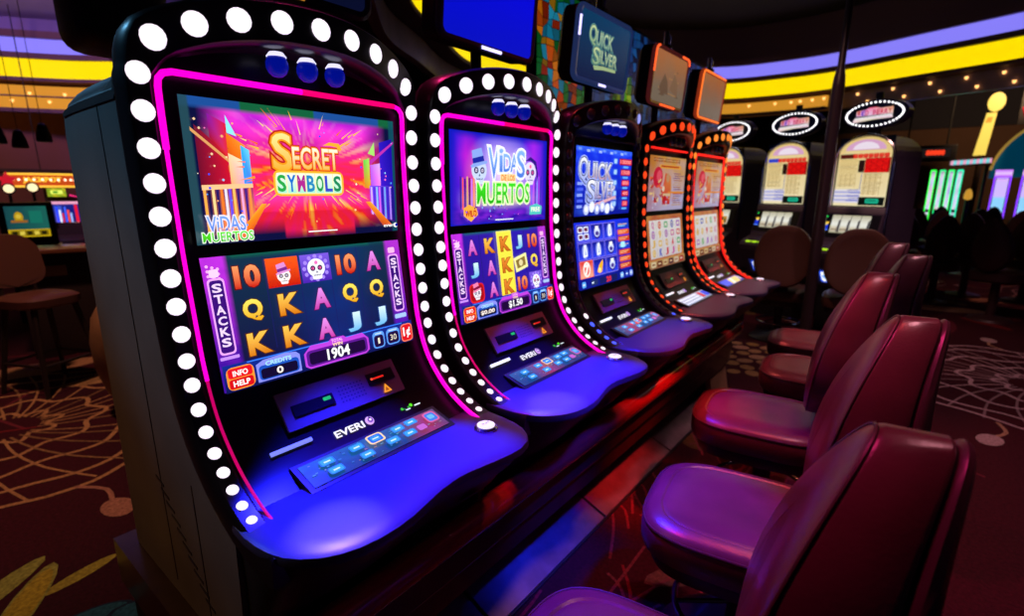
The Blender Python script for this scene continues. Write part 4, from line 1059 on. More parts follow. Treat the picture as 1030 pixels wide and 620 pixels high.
    d = Disp(.07, .20); d.disc(.02, .02, .010, hx('#20d050')); d.rect(.01, .08, .045, .02, hx('#f0c040')); d.rect(.005, .11, .05, .05, hx('#1030c8')); d.disc(.03, .105, .012, hx('#ffe060')); d.rect(.0, .165, .06, .012, hx('#5080ff'))
    d.build('side_lights', SCREEN, r, T + Vector((-.078, 0, 0)) + N * .0145, (1, 0, 0), V, N, thick=.003)
    # belly display and buttons
    d = Disp(.44, .20); d.raster(lambda u, v: mix(hx('#101848'), hx('#080818'), v), 3, 3); d.rrect(.03, .02, .10, .16, hx('#2850e0')); d.rrect(.045, .035, .07, .13, hx('#f0f4ff')); d.disc(.08, .10, .025, hx('#80b0ff')); d.rect(.18, .05, .2, .03, hx('#502060'))
    d.build('belly_glass', SCREEN, r, (-.22, -.262, .75), (1, 0, 0), Vector((0, .20, -.33)), Vector((0, -.33, -.20)), thick=.003)
    for k in range(5):
        MB().box((-.22 + k * .085, -.355, .975), (-.165 + k * .085, -.315, .992), .004).build('button', glow(['lime_button', 'white_button'][k % 2 if k != 1 else 0], [(.5, .9, .02), (.8, .8, .9)][k % 2 if k != 1 else 0], 1.0), r, True)
    for s in (-1, 1): MB().box((s * W - .012, -.05, .95), (s * W + .012, -.02, 1.9), .004).build('side_trim', mat('blue_chrome_trim', (.22, .28, .55), .25, metal=1.0), r, True)
    # oval sign
    sg = MB().loft([[Vector((.30 * cos(2 * pi * k / 36), yy, 2.40 + .135 * sin(2 * pi * k / 36))) for k in range(36)] for yy in (.16, .03)]).build('oval_sign', mat('navy_sign_case', (.008, .008, .03), .3), r, False)
    MB().loft([[Vector((.315 * cos(2 * pi * k / 36), yy, 2.40 + .15 * sin(2 * pi * k / 36))) for k in range(36)] for yy in (.15, .05)]).build('sign_rim', mat('violet_sign_rim', (.10, .06, .16), .3), sg, True)
    bm_ = glow('sign_bulb_white', (1, .97, 1), 2.4)
    for k in range(40):
        t = 2 * pi * k / 40
        o = shared('sign_bulb', lambda: MB().lathe([(.0085, -.004), (.0095, .004), (.006, .010), (.001, .012)], 8, Matrix.Rotation(radians(90), 4, 'X')), bm_, sg, True, off=None)
        o.location = (.275 * cos(t), .028, 2.40 + .118 * sin(t))
    d = Disp(.40, .15)
    d.poly([(.03, .030), (.12, .022), (.15, .004), (.22, .004), (.26, .020), (.38, .016), (.385, .085), (.03, .085)], [hx(c) for c in ('#f0a060', '#ff9ad0', '#f03848', '#f04858', '#ffb0b0', '#f8b080', '#ffd8d0', '#f0c8ff')])
    for k, (ch, c) in enumerate(zip('RED BERRY', ['#c83020', '#6a30c8', '#d84070', '#ffffff', '#e05080', '#d83058', '#e84860', '#e05878', '#c86030'])):
        if ch != ' ': d.text(ch, .045 + k * .037, .032, .028, .046, hx(c), fat=.04)
    d.poly([(.0, .135), (.02, .100), (.38, .088), (.39, .125), (.2, .130), (.02, .148)], [hx(c) for c in ('#ffd0e8', '#fff8ff', '#ffffff', '#f8d0e0', '#f8f0c8', '#ffd8d8')])
    d.build('sign_face', BACKLIT, sg, (-.205, .0285, 2.475), (1, 0, 0), (0, 0, -1), (0, -1, 0), thick=.002)
    MB().box((-.05, .06, 2.17), (.05, .13, 2.27), .005).box((-.03, .07, 2.535), (.03, .12, 2.62), .006).build('sign_mount', BLACKM, r, True)
reel_machine(-.56, 6.80, -22, 'reel slot machine with a lit oval sign standing just right of the thin pole', 3)
reel_machine(-1.385, 7.22, -22, 'reel slot machine with a lit oval sign just left of the thin pole', 1)
reel_machine(-2.23, 7.64, -22, 'reel slot machine half hidden behind the red light strip of the last front machine', 2)

# thin pole
p = empty('steel_pole', (-.765, 5.75, 0)); tag(p, 'thin dark steel pole rising to the ceiling between two reel machines', 'pole')
PM = mat('dark_pole_paint', (.035, .022, .03), .3)
MB().tube([(0, 0, 0), (0, 0, 2.55)], .052, 14).build('lower_tube', PM, p, True)
MB().tube([(0, 0, 2.55), (0, 0, 2.62), (0, 0, 2.70), (0, 0, 4.6)], [.052, .046, .030, .028], 14).build('upper_tube', PM, p, True)

# coloured glass sign behind the row
g = empty('stained_glass_sign', (-2.3, 4.6, 1.0)); tag(g, 'long coloured glass sign panel standing behind the machine row', 'sign'); OFFG = (-2.3, 4.6, 1.0)
d = Disp(4.1, .95); rnd = random.Random(9)
cols = [['#ff7a10', '#2a9ac8', '#1c50a8', '#123a8a', '#0c2a70', '#143c98', '#0a2058'], ['#0a8a3a', '#d84010', '#1a70c0', '#50b010', '#0c3080', '#0a2464', '#081c50']]
nu, nv = 60, 14
P_ = [[((i + (rnd.uniform(-.35, .35) if 0 < i < nu else 0)) * 4.1 / nu, (j + (rnd.uniform(-.35, .35) if 0 < j < nv else 0)) * .95 / nv) for j in range(nv + 1)] for i in range(nu + 1)]
for i in range(nu):
    for j in range(nv):
        u = i / nu
        if u < .10: c = rnd.choice(['#ff8a10', '#f0a818', '#2ab0d8', '#1890b8', '#d83a10', '#0a7a30', '#f06010'])
        elif u < .16: c = rnd.choice(['#0a6a28', '#1a5aa0', '#18a048', '#d84818', '#123a80'])
        elif .27 < u < .36: c = rnd.choice(['#50c010', '#18a030', '#a8d020', '#107a28', '#1a4a90']) if j > 5 else rnd.choice(['#12408c', '#0e2c68', '#1a5ab0'])
        else: c = rnd.choice(['#12408c', '#0e2c68', '#1a5ab0', '#0a1c4c', '#1a68b8', '#081434'])
        q = [P_[i][j], P_[i + 1][j], P_[i + 1][j + 1], P_[i][j + 1]]; cc = hx(c); k = rnd.uniform(.25, .8)
        m = (sum(a for a, b_ in q) / 4, sum(b_ for a, b_ in q) / 4)
        d.poly([(m[0] + (a - m[0]) * .93, m[1] + (b_ - m[1]) * .93) for a, b_ in q], tuple(x * k for x in cc), layer=1)
d.build('glass', attr_mat('stained_glass_glow', .55), g, (-2.28, 3.15, 3.02), (0, 1, 0), (0, 0, -1), (1, 0, 0), off=OFFG, thick=.02)
MB().box((-2.34, 3.10, 2.04), (-2.30, 7.30, 3.06), .01).build('sign_frame', BLACKM, g, True, off=OFFG)
for y in (3.3, 5.2, 7.1): MB().box((-2.36, y, 0), (-2.30, y + .06, 2.1), .005).build('leg', BLACKM, g, False, off=OFFG)

# =================================================================== CEILING COVES
def cove(name, pts, parts):
    """pts: plan points; parts: (name, material, z0, z1, outward0, outward1)"""
    r = empty(name, (pts[0][0], pts[0][1], 3.3)); r['kind'] = 'structure'
    P = catmull([(x, y, 0) for x, y in pts], 8); n = len(P); cx = sum(p.x for p in P) / n; cy = sum(p.y for p in P) / n
    Ns = []
    for i in range(n):
        t = (P[min(i + 1, n - 1)] - P[max(i - 1, 0)]).normalized(); o = Vector((t.y, -t.x, 0))
        Ns.append(o)
    cen = cove_center
    for i in range(n):
        if (P[i] - Vector((cen[0], cen[1], 0))).dot(Ns[i]) < 0: Ns[i] = -Ns[i]
    for nm, m, z0, z1, a0, a1 in parts:
        rings = []
        for i in range(n):
            o = Ns[i]
            rings.append([P[i] + o * a0 + Vector((0, 0, z0)), P[i] + o * a1 + Vector((0, 0, z0)), P[i] + o * a1 + Vector((0, 0, z1)), P[i] + o * a0 + Vector((0, 0, z1))])
        MB().loft(rings).build(nm, m, r, False, off=(pts[0][0], pts[0][1], 3.3))
    return r, P, Ns
YEL = glow('yellow_neon_cove', (1.0, .74, .0), 1.0); VIO = glow('violet_neon_cove', (.25, .215, .97), .98); GOLD = glow('gold_lit_cove', (.85, .36, .03), .7)
TRIMC = mat('mauve_plaster_trim', (.16, .08, .11), .6); SOFF = mat('mauve_tile_soffit', (.30, .20, .28), .35, vary=.3, vscale=3)
BULB = glow('warm_pin_bulb', (1.0, .50, .15), 2.2)
def polar(c, lst): return [(c[0] + r * cos(radians(a)), c[1] + r * sin(radians(a))) for a, r in lst]
def pin_bulbs(r, P, Ns, off0, rows, step, org, sel):
    for zz, ph in rows:
        for i in range(ph, len(P), step):
            if not sel(P[i]): continue
            o = shared('pin_bulb', lambda: MB().lathe([(.022, 0), (.020, -.02), (.012, -.035), (.002, -.038)], 8), BULB, r, True, off=None)
            p = P[i] - Ns[i] * .02 + Ns[i] * off0; o.location = (p.x - org[0], p.y - org[1], zz - 3.3)
cove_center = (-1.5, 6.6)
BANDS = [('yellow_cove', YEL, 3.32, 3.60, .04, .12), ('lower_lip', TRIMC, 3.27, 3.32, -.03, .15), ('middle_lip', TRIMC, 3.60, 3.68, -.03, .15), ('violet_cove', VIO, 3.68, 3.90, .04, .12), ('upper_lip', TRIMC, 3.90, 4.00, -.03, .15), ('cove_back', TRIMC, 3.28, 4.6, .13, .35)]
ringp = polar(cove_center, [(34, 4.15), (45, 4.05), (55.5, 3.98), (71.5, 3.90), (90, 4.2), (101, 4.38), (113, 4.52), (130, 4.45), (150, 4.25), (172, 3.98), (196, 3.82), (218, 3.76), (231, 3.98), (245, 4.2)])
r1, P1, N1 = cove('trim_1', ringp, BANDS + [('soffit_fascia', SOFF, 3.00, 3.27, .20, .30)])
pin_bulbs(r1, P1, N1, .20, [(3.22, 0), (3.08, 2)], 3, ringp[0], lambda p: p.x > -1.3 and p.y > 7)
gp = polar(cove_center, [(91, 4.02), (96, 4.12), (101, 4.20), (113, 4.34), (130, 4.28), (150, 4.1)])
r3, P3, N3 = cove('trim_3', gp, [('gold_cove', GOLD, 3.02, 3.20, .0, .10), ('gold_lip', TRIMC, 2.98, 3.02, -.03, .12)])
pin_bulbs(r3, P3, N3, 0.0, [(3.16, 1)], 4, gp[0], lambda p: True)
cove_center = (-7.5, -.9)
lp = polar(cove_center, [(128, 4.86), (136, 4.86), (147, 4.80), (158, 4.8), (172, 4.85)])
r2, P2, N2 = cove('trim_2', lp, [(a, b_, c, d_, e, f) for a, b_, c, d_, e, f in BANDS if a != 'cove_back'] + [('cove_back', TRIMC, 3.28, 4.0, .13, .35), ('upper_dome', mat('plaster_violet_light_tint', (.24, .18, .46), .7, vary=.2, vscale=.8), 4.0, 4.6, .10, .35), ('gold_cove', GOLD, 2.86, 3.20, .0, .10), ('gold_lip', TRIMC, 3.03, 3.05, -.05, .0), ('gold_base', TRIMC, 2.80, 2.86, -.03, .12)])  # dome plaster tinted violet for the cove light falling on it
pin_bulbs(r2, P2, N2, 0.0, [(3.10, 1), (2.98, 3)], 4, lp[0], lambda p: True)
# =================================================================== ROOM
def at(az, dist, z): return Vector((dist * sin(radians(az)), dist * cos(radians(az)), z))
class Carpet:
    def __init__(s): s.mb = MB(); s.l = 0
    def poly(s, pts, col):
        s.l = (s.l + 1) % 40; z = .0006 + s.l * .00004
        s.mb.add([(x, y, z) for x, y in pts], [tuple(range(len(pts)))], col)
    def ribbon(s, pts, w, col):
        s.l = (s.l + 1) % 40; z = .0006 + s.l * .00004
        P = catmull([(x, y, 0) for x, y in pts], 3); vs = []; n = len(P)
        for i in range(n):
            t = (P[min(i + 1, n - 1)] - P[max(i - 1, 0)]); t.normalize(); o = Vector((-t.y, t.x, 0)) * w / 2
            vs += [(P[i].x + o.x, P[i].y + o.y, z), (P[i].x - o.x, P[i].y - o.y, z)]
        s.mb.add(vs, [(2 * i, 2 * i + 1, 2 * i + 3, 2 * i + 2) for i in range(n - 1)], col)
    def leaf(s, x, y, a, b, rot, col, edge=None):
        def ell(k): return [(x + a * k * cos(t) * cos(rot) - b * k * sin(t) * sin(rot), y + a * k * cos(t) * sin(rot) + b * k * sin(t) * cos(rot)) for t in [2 * pi * q / 14 for q in range(14)]]
        if edge: s.poly(ell(1.18), edge)
        s.poly(ell(1), col)
    def medallion(s, cx, cy, R, seed, cols):
        rnd = random.Random(seed); c1, c2, c3 = cols
        for k in range(30):
            a = 2 * pi * k / 30 + rnd.uniform(-.05, .05); tw = .35
            s.ribbon([(cx + R * r * cos(a + tw * r), cy + R * r * sin(a + tw * r)) for r in (.16, .4, .7, 1.0)], .016, mix(c1, (0, 0, 0), rnd.uniform(0, .5)))
        for r in (.22, .42, .64, .86, 1.0):
            pts = [(cx + R * (r + .035 * sin(9 * t + seed + r * 8)) * cos(t), cy + R * (r + .035 * sin(9 * t + seed + r * 8)) * sin(t)) for t in [2 * pi * q / 40 for q in range(41)]]
            s.ribbon(pts, .030, c1)
        for k in range(16):
            a = 2 * pi * k / 16 + .1; r0, r1 = 1.02, rnd.uniform(1.2, 1.34)
            s.ribbon([(cx + R * r0 * cos(a), cy + R * r0 * sin(a)), (cx + R * (r0 + r1) / 2 * cos(a + .06), cy + R * (r0 + r1) / 2 * sin(a + .06)), (cx + R * r1 * cos(a + .03), cy + R * r1 * sin(a + .03))], .024, c2)
            s.leaf(cx + R * (r1 + .05) * cos(a + .03), cy + R * (r1 + .05) * sin(a + .03), .11, .07, a, c3 if k % 3 else c2)
cp = Carpet()
base_a, base_b, base_c = (.036, .003, .009), (.058, .004, .010), (.016, .003, .008)
def floor_grid(x0, x1, y0, y1, n, m):
    vs = []; cs = []
    for j in range(m + 1):
        for i in range(n + 1):
            x = x0 + (x1 - x0) * i / n; y = y0 + (y1 - y0) * j / m
            vs.append((x, y, 0)); t = nz(x * .45, y * .45, 2.0); t2 = nz(x * 1.7, y * 1.7, 7.0)
            c = mix(base_a, base_b, .5 + t * 1.4); c = mix(c, base_c, max(0, t2) * .9); cs.append(c)
    cp.mb.add(vs, [(j * (n + 1) + i, j * (n + 1) + i + 1, (j + 1) * (n + 1) + i + 1, (j + 1) * (n + 1) + i) for j in range(m) for i in range(n)], cs)
floor_grid(-15, 9, -6, 24, 120, 150)
TANC = (.34, .20, .13); PINKC = (.36, .17, .17); YELC = (.45, .30, .05); TEALC = (.02, .12, .16); REDC = (.30, .02, .02); GREYC = (.22, .17, .18); OLIVE = (.26, .17, .04); ROSE = (.26, .03, .05)
cp.medallion(.98, 5.95, 1.18, 2, ((.46, .30, .33), (.40, .22, .13), (.42, .28, .28)))
cp.medallion(-4.75, .35, 1.25, 5, ((.46, .26, .10), (.42, .20, .12), (.36, .20, .18)))
cp.medallion(2.6, 11.2, 1.5, 8, ((.30, .16, .16), (.30, .15, .09), (.3, .2, .2)))
cp.medallion(-5.6, 4.6, 1.3, 9, ((.36, .12, .08), (.40, .16, .10), (.36, .18, .16)))
# leaf sprays
rnd = random.Random(14)
for k in range(8):
    for j in range(6): cp.leaf(-1.75 + k * .15 + .07 * (j % 2), 4.72 + j * .19 + .05 * (k % 2), rnd.uniform(.055, .085), rnd.uniform(.05, .08), rnd.uniform(0, 1.2), mix(OLIVE, TANC, rnd.random()), None)
rnd = random.Random(21)
for x, y, a, b_, r_, c, e in [(-2.58, .13, .22, .05, 2.6, (.42, .36, .03), (.30, .34, .06)), (-2.72, .02, .24, .05, 2.2, (.42, .36, .03), (.30, .34, .06)), (-2.62, .32, .14, .035, 1.8, (.36, .34, .04), None), (-2.30, .30, .10, .045, 1.2, TEALC, (.01, .03, .06)), (-2.20, .42, .10, .05, 1.0, TEALC, (.01, .03, .06)),
                               (-3.05, .78, .22, .055, 2.4, (.40, .16, .16), None), (-3.5, .86, .10, .05, .4, GREYC, None), (.35, 9.2, .55, .22, .2, TANC, None), (1.2, 10.4, .5, .2, .1, (.3, .16, .09), None), (.95, 3.30, .16, .10, .3, (.10, .14, .24), None), (1.05, 3.55, .12, .08, .8, (.10, .14, .24), None), (.80, 3.15, .16, .06, .2, (.34, .16, .13), None),
                               (-5.4, 1.4, .6, .16, 1.5, (.42, .26, .10), None), (-6.2, .6, .7, .2, 1.4, (.40, .22, .10), None), (-6.8, 1.6, .7, .2, 1.2, (.40, .22, .10), None)]:
    cp.leaf(x, y, a, b_, r_, c, e)
for k in range(150):
    x, y = rnd.uniform(-9, 6), rnd.uniform(-1, 16)
    if (x - .98) ** 2 + (y - 5.95) ** 2 < 2.9 or (x + 4.75) ** 2 + (y - .35) ** 2 < 3.2: continue
    if -4 < x < -1.8 and y < 1.2: continue
    cp.leaf(x, y, rnd.uniform(.1, .4), rnd.uniform(.05, .13), rnd.uniform(0, pi), mix(rnd.choice([TANC, ROSE, REDC, GREYC, ROSE, OLIVE]), base_a, rnd.uniform(.15, .7)))
for k in range(90):
    x, y, a = rnd.uniform(-8, 5), rnd.uniform(0, 14), rnd.uniform(0, 2 * pi)
    if (x - .98) ** 2 + (y - 5.95) ** 2 < 2.6 or (-4 < x < -1.8 and y < 1.2): continue
    cp.ribbon([(x + t * cos(a) * .5, y + t * sin(a) * .5 + .12 * sin(3 * t + k)) for t in (0, .5, 1, 1.5, 2)], .022, mix(rnd.choice([ROSE, TANC, REDC]), base_a, rnd.uniform(.2, .6)))
for k in range(60):                     # red strokes beside the base of the row
    x, y, a = rnd.uniform(-1.0, -.1), rnd.uniform(.9, 3.3), rnd.uniform(.9, 2.4)
    cp.ribbon([(x + t * cos(a) * .3, y + t * sin(a) * .3 + .05 * sin(4 * t + k)) for t in (0, .5, 1, 1.5)], .013, mix((.22, .015, .025), (.16, .05, .06), rnd.random()))
fl = cp.mb.build('floor', attr_mat('patterned_carpet', 0, .9, .35, 60), None); fl['kind'] = 'structure'

def plane_obj(name, pts, m, thick):
    o = MB().prism(pts, thick).build(name, m); o['kind'] = 'structure'; return o
CEIL = mat('dark_painted_ceiling', (.018, .015, .024), .8, vary=.3, vscale=1.2)
plane_obj('ceiling', [(-15, -6, 4.6), (9, -6, 4.6), (9, 24, 4.6), (-15, 24, 4.6)], CEIL, (0, 0, .1))
BROWN = mat('brown_wall_paint', (.10, .045, .022), .8, vary=.2, vscale=.6); NAVYW = mat('navy_upper_wall', (.012, .011, .022), .8)
plane_obj('wall_back', [(-15, 21.5, 0), (9, 21.5, 0), (9, 21.5, 3.5), (-15, 21.5, 3.5)], BROWN, (0, .1, 0))
plane_obj('trim_4', [(-15, 21.45, 3.5), (9, 21.45, 3.5), (9, 21.45, 4.6), (-15, 21.45, 4.6)], NAVYW, (0, .15, 0))
MAUVE = mat('mauve_wall_paint', (.26, .10, .09), .8, vary=.12, vscale=.7)
plane_obj('wall_left', [(-12.8, -6, 0), (-12.8, 24, 0), (-12.8, 24, 4.6), (-12.8, -6, 4.6)], MAUVE, (-.1, 0, 0))
plane_obj('trim_5', [(-12.7, -6, 1.90), (-12.7, 24, 1.90), (-12.7, 24, 1.96), (-12.7, -6, 1.96)], mat('dark_rail', (.06, .02, .02), .5), (-.1, 0, 0))
# tray ceiling over the left cove
tr = MB().prism([(-7.5 + 5.1 * cos(2 * pi * k / 40), -.9 + 5.1 * sin(2 * pi * k / 40), 4.2) for k in range(40)], (0, 0, .12)).build('ceiling_tray', mat('lilac_tray_ceiling', (.30, .24, .42), .7, vary=.2, vscale=.8)); tr['kind'] = 'structure'

# ------------------------------------------------------------------- LEFT BACKGROUND
def face(loc): return atan2(-loc[0], -loc[1]) * -1   # turn a thing's -y side... towards the camera side of the room
def tv_terminal():
    p = at(-81.6, 8.5, 0); t = empty('poker_terminal', p, radians(81.6)); t.scale = (.8, .8, .9); tag(t, 'dark slanted game terminal with a teal screen and a yellow strip along its bottom', 'game terminal')
    # local: -y towards the aisle it faces
    R = Matrix.Rotation(radians(-12), 4, 'X')
    MB().prism([(-.30, .05, 0), (-.30, .55, 0), (-.30, .55, 1.25), (-.30, .22, 1.62), (-.30, -.02, 1.60), (-.30, -.04, 1.02), (-.30, .05, .9)], (.60, 0, 0)).build('cabinet', BLACKM, t)
    MB().box((-.31, -.065, 1.06), (.31, -.02, 1.62), .012).build('screen_frame', BLACK, t, True)
    d = Disp(.46, .40); d.raster(lambda u, v: mix(hx('#1a4a52'), hx('#1f6a60'), u + .3 * nz(u * 4, v * 4)), 10, 8)
    d.disc(.14, .14, .05, hx('#c8a018'), ry=.07); d.disc(.14, .13, .03, hx('#e8c840')); d.rect(.05, .18, .18, .03, hx('#a86a28')); d.rect(.26, .06, .14, .16, hx('#1a7a68'))
    d.rect(0, .30, .46, .10, hx('#d8b414')); d.rect(.02, .315, .42, .07, hx('#8a7410'))
    for k in range(5): d.rect(.04 + k * .08, .325, .055, .05, hx(['#2a2408', '#f0d850'][k % 2]))
    d.build('screen', attr_mat('dim_display', .8), t, (-.23, -.07, 1.57), (1, 0, 0), (0, 0, -1), (0, -1, 0))
    MB().prism([(-.34, -.30, .98), (-.34, .10, 1.02), (-.34, .10, 1.06), (-.34, -.30, 1.02)], (.68, 0, 0)).build('button_shelf', mat('walnut_shelf', (.10, .04, .02), .3), t)
tv_terminal()
def left_slot():
    p = at(-79.1, 10.6, 0); t = empty('slot_machine', p, radians(79.1)); t.scale = (.72, .72, .8); tag(t, 'far slot machine with a blue and red screen under the golden oval sign', 'slot machine')
    MB().prism([(-.28, .0, 0), (-.28, .6, 0), (-.28, .6, 1.9), (-.28, .05, 1.9), (-.28, .0, 1.15), (-.28, -.25, 1.05), (-.28, -.25, .95), (-.28, .0, .85)], (.56, 0, 0)).build('cabinet', mat('indigo_cabinet', (.03, .02, .06), .3), t)
    d = Disp(.44, .60); d.raster(lambda u, v: mix(hx('#1a2080'), hx('#080a40'), v), 6, 6)
    d.rect(0, 0, .44, .05, hx('#e8a0c0')); d.rect(.03, .08, .12, .46, hx('#3050c0'), hx('#7a60e0'))
    for k in range(6): d.rect(.05 + k * .045, .10 + .06 * (k % 3), .03, .40 - .07 * (k % 2), hx(['#2040ff', '#e8f0ff', '#d02838', '#4060ff', '#ff5030', '#a0b8ff'][k]))
    d.rect(.36, .06, .05, .5, hx('#e01830')); d.rect(.30, .40, .10, .12, hx('#ffd8e0'))
    d.build('screen', SCREEN, t, (-.22, -.012, 1.78), (1, 0, 0), (0, .05, -.7), (0, -1, 0))
    MB().tube([(.25, -.03, 1.20), (.25, -.03, 1.86), (.10, -.03, 1.90)], .012, 8).build('light_strip', glow('hot_pink_edge', (1, .03, .22), 1.3), t, True)
    d = Disp(.30, .16); d.raster(lambda u, v: mix(hx('#c8b820'), hx('#4a8a20'), .5 + nz(u * 5, v * 5)), 6, 4); d.rrect(.05, .04, .20, .07, hx('#e0f060')); d.rrect(.09, .055, .08, .04, hx('#3a8a20')); d.build('top_sign', SCREEN, t, (-.25, -.02, 2.03), (1, 0, 0), (0, 0, -1), (0, -1, 0), thick=.05)
left_slot()
def second_slot():
    p = at(-76.6, 10.4, 0); t = empty('slot_machine', p, radians(76.6)); t.scale = (.72, .72, .8); tag(t, 'far slot machine with a pink edged dark screen, touching the nearest machine\'s grey side', 'slot machine')
    MB().prism([(-.26, .0, 0), (-.26, .6, 0), (-.26, .6, 1.95), (-.26, .05, 1.95), (-.26, .0, 1.15), (-.26, -.25, 1.05), (-.26, -.25, .95), (-.26, .0, .85)], (.52, 0, 0)).build('cabinet', mat('indigo_cabinet', (0, 0, 0)), t)
    d = Disp(.40, .50); d.raster(lambda u, v: mix(hx('#101030'), hx('#1a2a70'), .5 + nz(u * 8, v * 8)), 8, 8); d.rect(.06, .25, .12, .1, hx('#3a50a0')); d.build('screen', SCREEN, t, (-.20, -.012, 1.72), (1, 0, 0), (0, .03, -.7), (0, -1, 0))
    MB().tube([(-.23, -.03, 1.85), (-.23, -.03, 1.66), (-.10, -.03, 1.58), (.23, -.03, 1.58)], .012, 8).build('light_strip', glow('hot_pink_edge', (1, 0, 0)), t, True)
second_slot()
def marquee():
    p = at(-80.2, 10.2, 1.74); t = empty('marquee_sign', p, radians(80)); t.scale = (.62, .62, .85); tag(t, 'golden oval carousel sign edged with bulbs above the far slot machines', 'sign')
    q = [Vector((.62 * cos(2 * pi * k / 28), .30 * sin(2 * pi * k / 28), 0)) for k in range(28)]
    MB().loft([[p_ * 1.0 + Vector((0, 0, z)) for p_ in q] for z in (-.10, .08)]).build('sign_band', mat('red_gold_band', (.25, .03, .01), .4, emit=(.8, .10, .01), strength=.6), t)
    for zz in (-.11, .09): MB().tube([p_ + Vector((0, 0, zz)) for p_ in q], .018, 6, closed=True).build('gold_rim', glow('gold_rim_light', (1, .55, .05), 1.2), t, True)
    d = Disp(.66, .12); d.text('JACKPOT', 0, .01, .66, .10, hx('#ffc838'), fat=.04); mbd = MB(); 
    mbd.add([Vector((-.33 + a, -.30 * math.sqrt(max(0, 1 - ((-.33 + a) / .62) ** 2)) - .012, .05 - b_)) for a, b_, l in d.v], d.f, list(d.c)); mbd.build('lettering', SCREEN, t)
    bm_ = glow('warm_sign_bulb', (1, .75, .5), 2.5)
    for k in range(28):
        o = shared('sign_bulb', lambda: MB().lathe([(.02, -.016), (.022, 0), (.014, .014), (.001, .018)], 8), bm_, t, True, off=None); o.location = (q[k].x * 1.03, q[k].y * 1.03, 0.0)
    MB().tube([(0, .1, -.10), (0, .1, -.55)], .03, 8).tube([(0, 0, .08), (0, 0, 2.7)], .012, 6).build('hanger', BLACKM, t)
marquee()
for k, (az, z) in enumerate([(-83.6, 1.655), (-82.3, 1.675), (-80.9, 1.69)]):
    p = at(az, 8.6, z - .06); t = empty('round_lamp', p, radians(82)); t.scale = (.75, .75, .75); tag(t, ['cream round lamp on top of the game terminals, at the frame edge', 'cream round lamp on top of the game terminals, under a red star', 'cream round lamp on top of the game terminals, beside the golden oval sign'][k], 'lamp', 'round lamps over the game terminals')
    M_ = Matrix.Rotation(radians(90), 4, 'X')
    MB().lathe([(.06, -.02), (.085, 0), (.085, .03), (.07, .035)], 20, M_).build('lamp_housing', STEEL, t, True)
    MB().lathe([(.068, .03), (.05, .05), (.02, .058), (.001, .06)], 20, M_).build('lens', glow('cream_lamp_lens', (1, .8, .45), 1.3), t, True)
    MB().tube([(0, 0.02, -.08), (0, .02, -.22)], .02, 8).build('stem', BLACKM, t)
st = empty('red_star_sign', at(-82.3, 8.8, 1.72), radians(82)); tag(st, 'small red lit star sign above the cream round lamps', 'sign')
MB().prism([((.10 if k % 2 == 0 else .05) * cos(pi / 2 + pi * k / 5) * 1.0 + 0 * k, 0, (.10 if k % 2 == 0 else .05) * sin(pi / 2 + pi * k / 5)) for k in range(10)], (0, .05, 0)).build('star', glow('red_star_light', (.7, .01, .03), .7), st)
MB().tube([(0, .03, -.1), (0, .03, -.4)], .015, 8).build('stem', BLACKM, st)
# counter, stool, pendant spots
ct = empty('counter_table', at(-78.5, 6.6, 0), radians(79)); tag(ct, 'dark counter with a thin lit edge behind the wooden stool', 'counter')
MB().box((-.55, -.25, 1.03), (.55, .28, 1.07), .008).build('counter_top', mat('walnut_top', (.16, .06, .03), .25), ct, True)
MB().box((-.5, -.05, 0), (.5, .25, 1.03), .008).build('counter_base', mat('dark_counter_base', (.02, .012, .012), .5), ct, True)
for k, (u, w_) in enumerate(((-.35, .2), (.05, .2))): MB().box((u, -.256 + .19, .80), (u + w_, -.05, .90), .004).build('drawer_front', mat('tan_drawer', (.26, .16, .08), .5), ct, True)
ms = empty('counter_stool', at(-81.9, 5.55, 0), radians(25)); tag(ms, 'brown bar stool with four splayed legs in front of the dark counter', 'stool')
WB = mat('brown_stool_leather', (.10, .035, .022), .45); WL = mat('dark_stool_wood', (.02, .012, .010), .45)
MB().loft([[Vector((x, y, z)) for x, y in sup(28, a, a, 3.4)] for a, z in ((.20, .70), (.225, .72), (.225, .77), (.19, .795), (.05, .80))]).build('seat', WB, ms, True)
MB().loft([[Vector((-.19 - t - .22 * (z - .8) + .05 * (y / .22) ** 2, y, z)) for y, z in [(yy * .215 * (1 if zz < .6 else 1.05 - .12 * (zz - .6) / .4), .84 + zz * .42) for yy, zz in [(cos(2 * pi * k / 24) ** 1 if False else math.copysign(abs(cos(2 * pi * k / 24)) ** .6, cos(2 * pi * k / 24)), .5 + .5 * math.copysign(abs(sin(2 * pi * k / 24)) ** .6, sin(2 * pi * k / 24))) for k in range(24)]]] for t in (.0, .05)]).build('backrest', WB, ms, True)
for s in (-1, 1): MB().tube([(-.19, s * .12, .72), (-.215, s * .12, .92)], .016, 8).build('back_post', WL, ms, True)
for sx in (-1, 1):
    for sy in (-1, 1): MB().tube([(sx * .15, sy * .15, .71), (sx * .235, sy * .235, 0.0)], [.022, .017], 8).build('leg', WL, ms, True)
MB().tube([(.21, .21, .25), (-.21, .21, .25), (-.21, -.21, .25), (.21, -.21, .25)], .012, 8, closed=True).build('foot_rail', WL, ms, True)
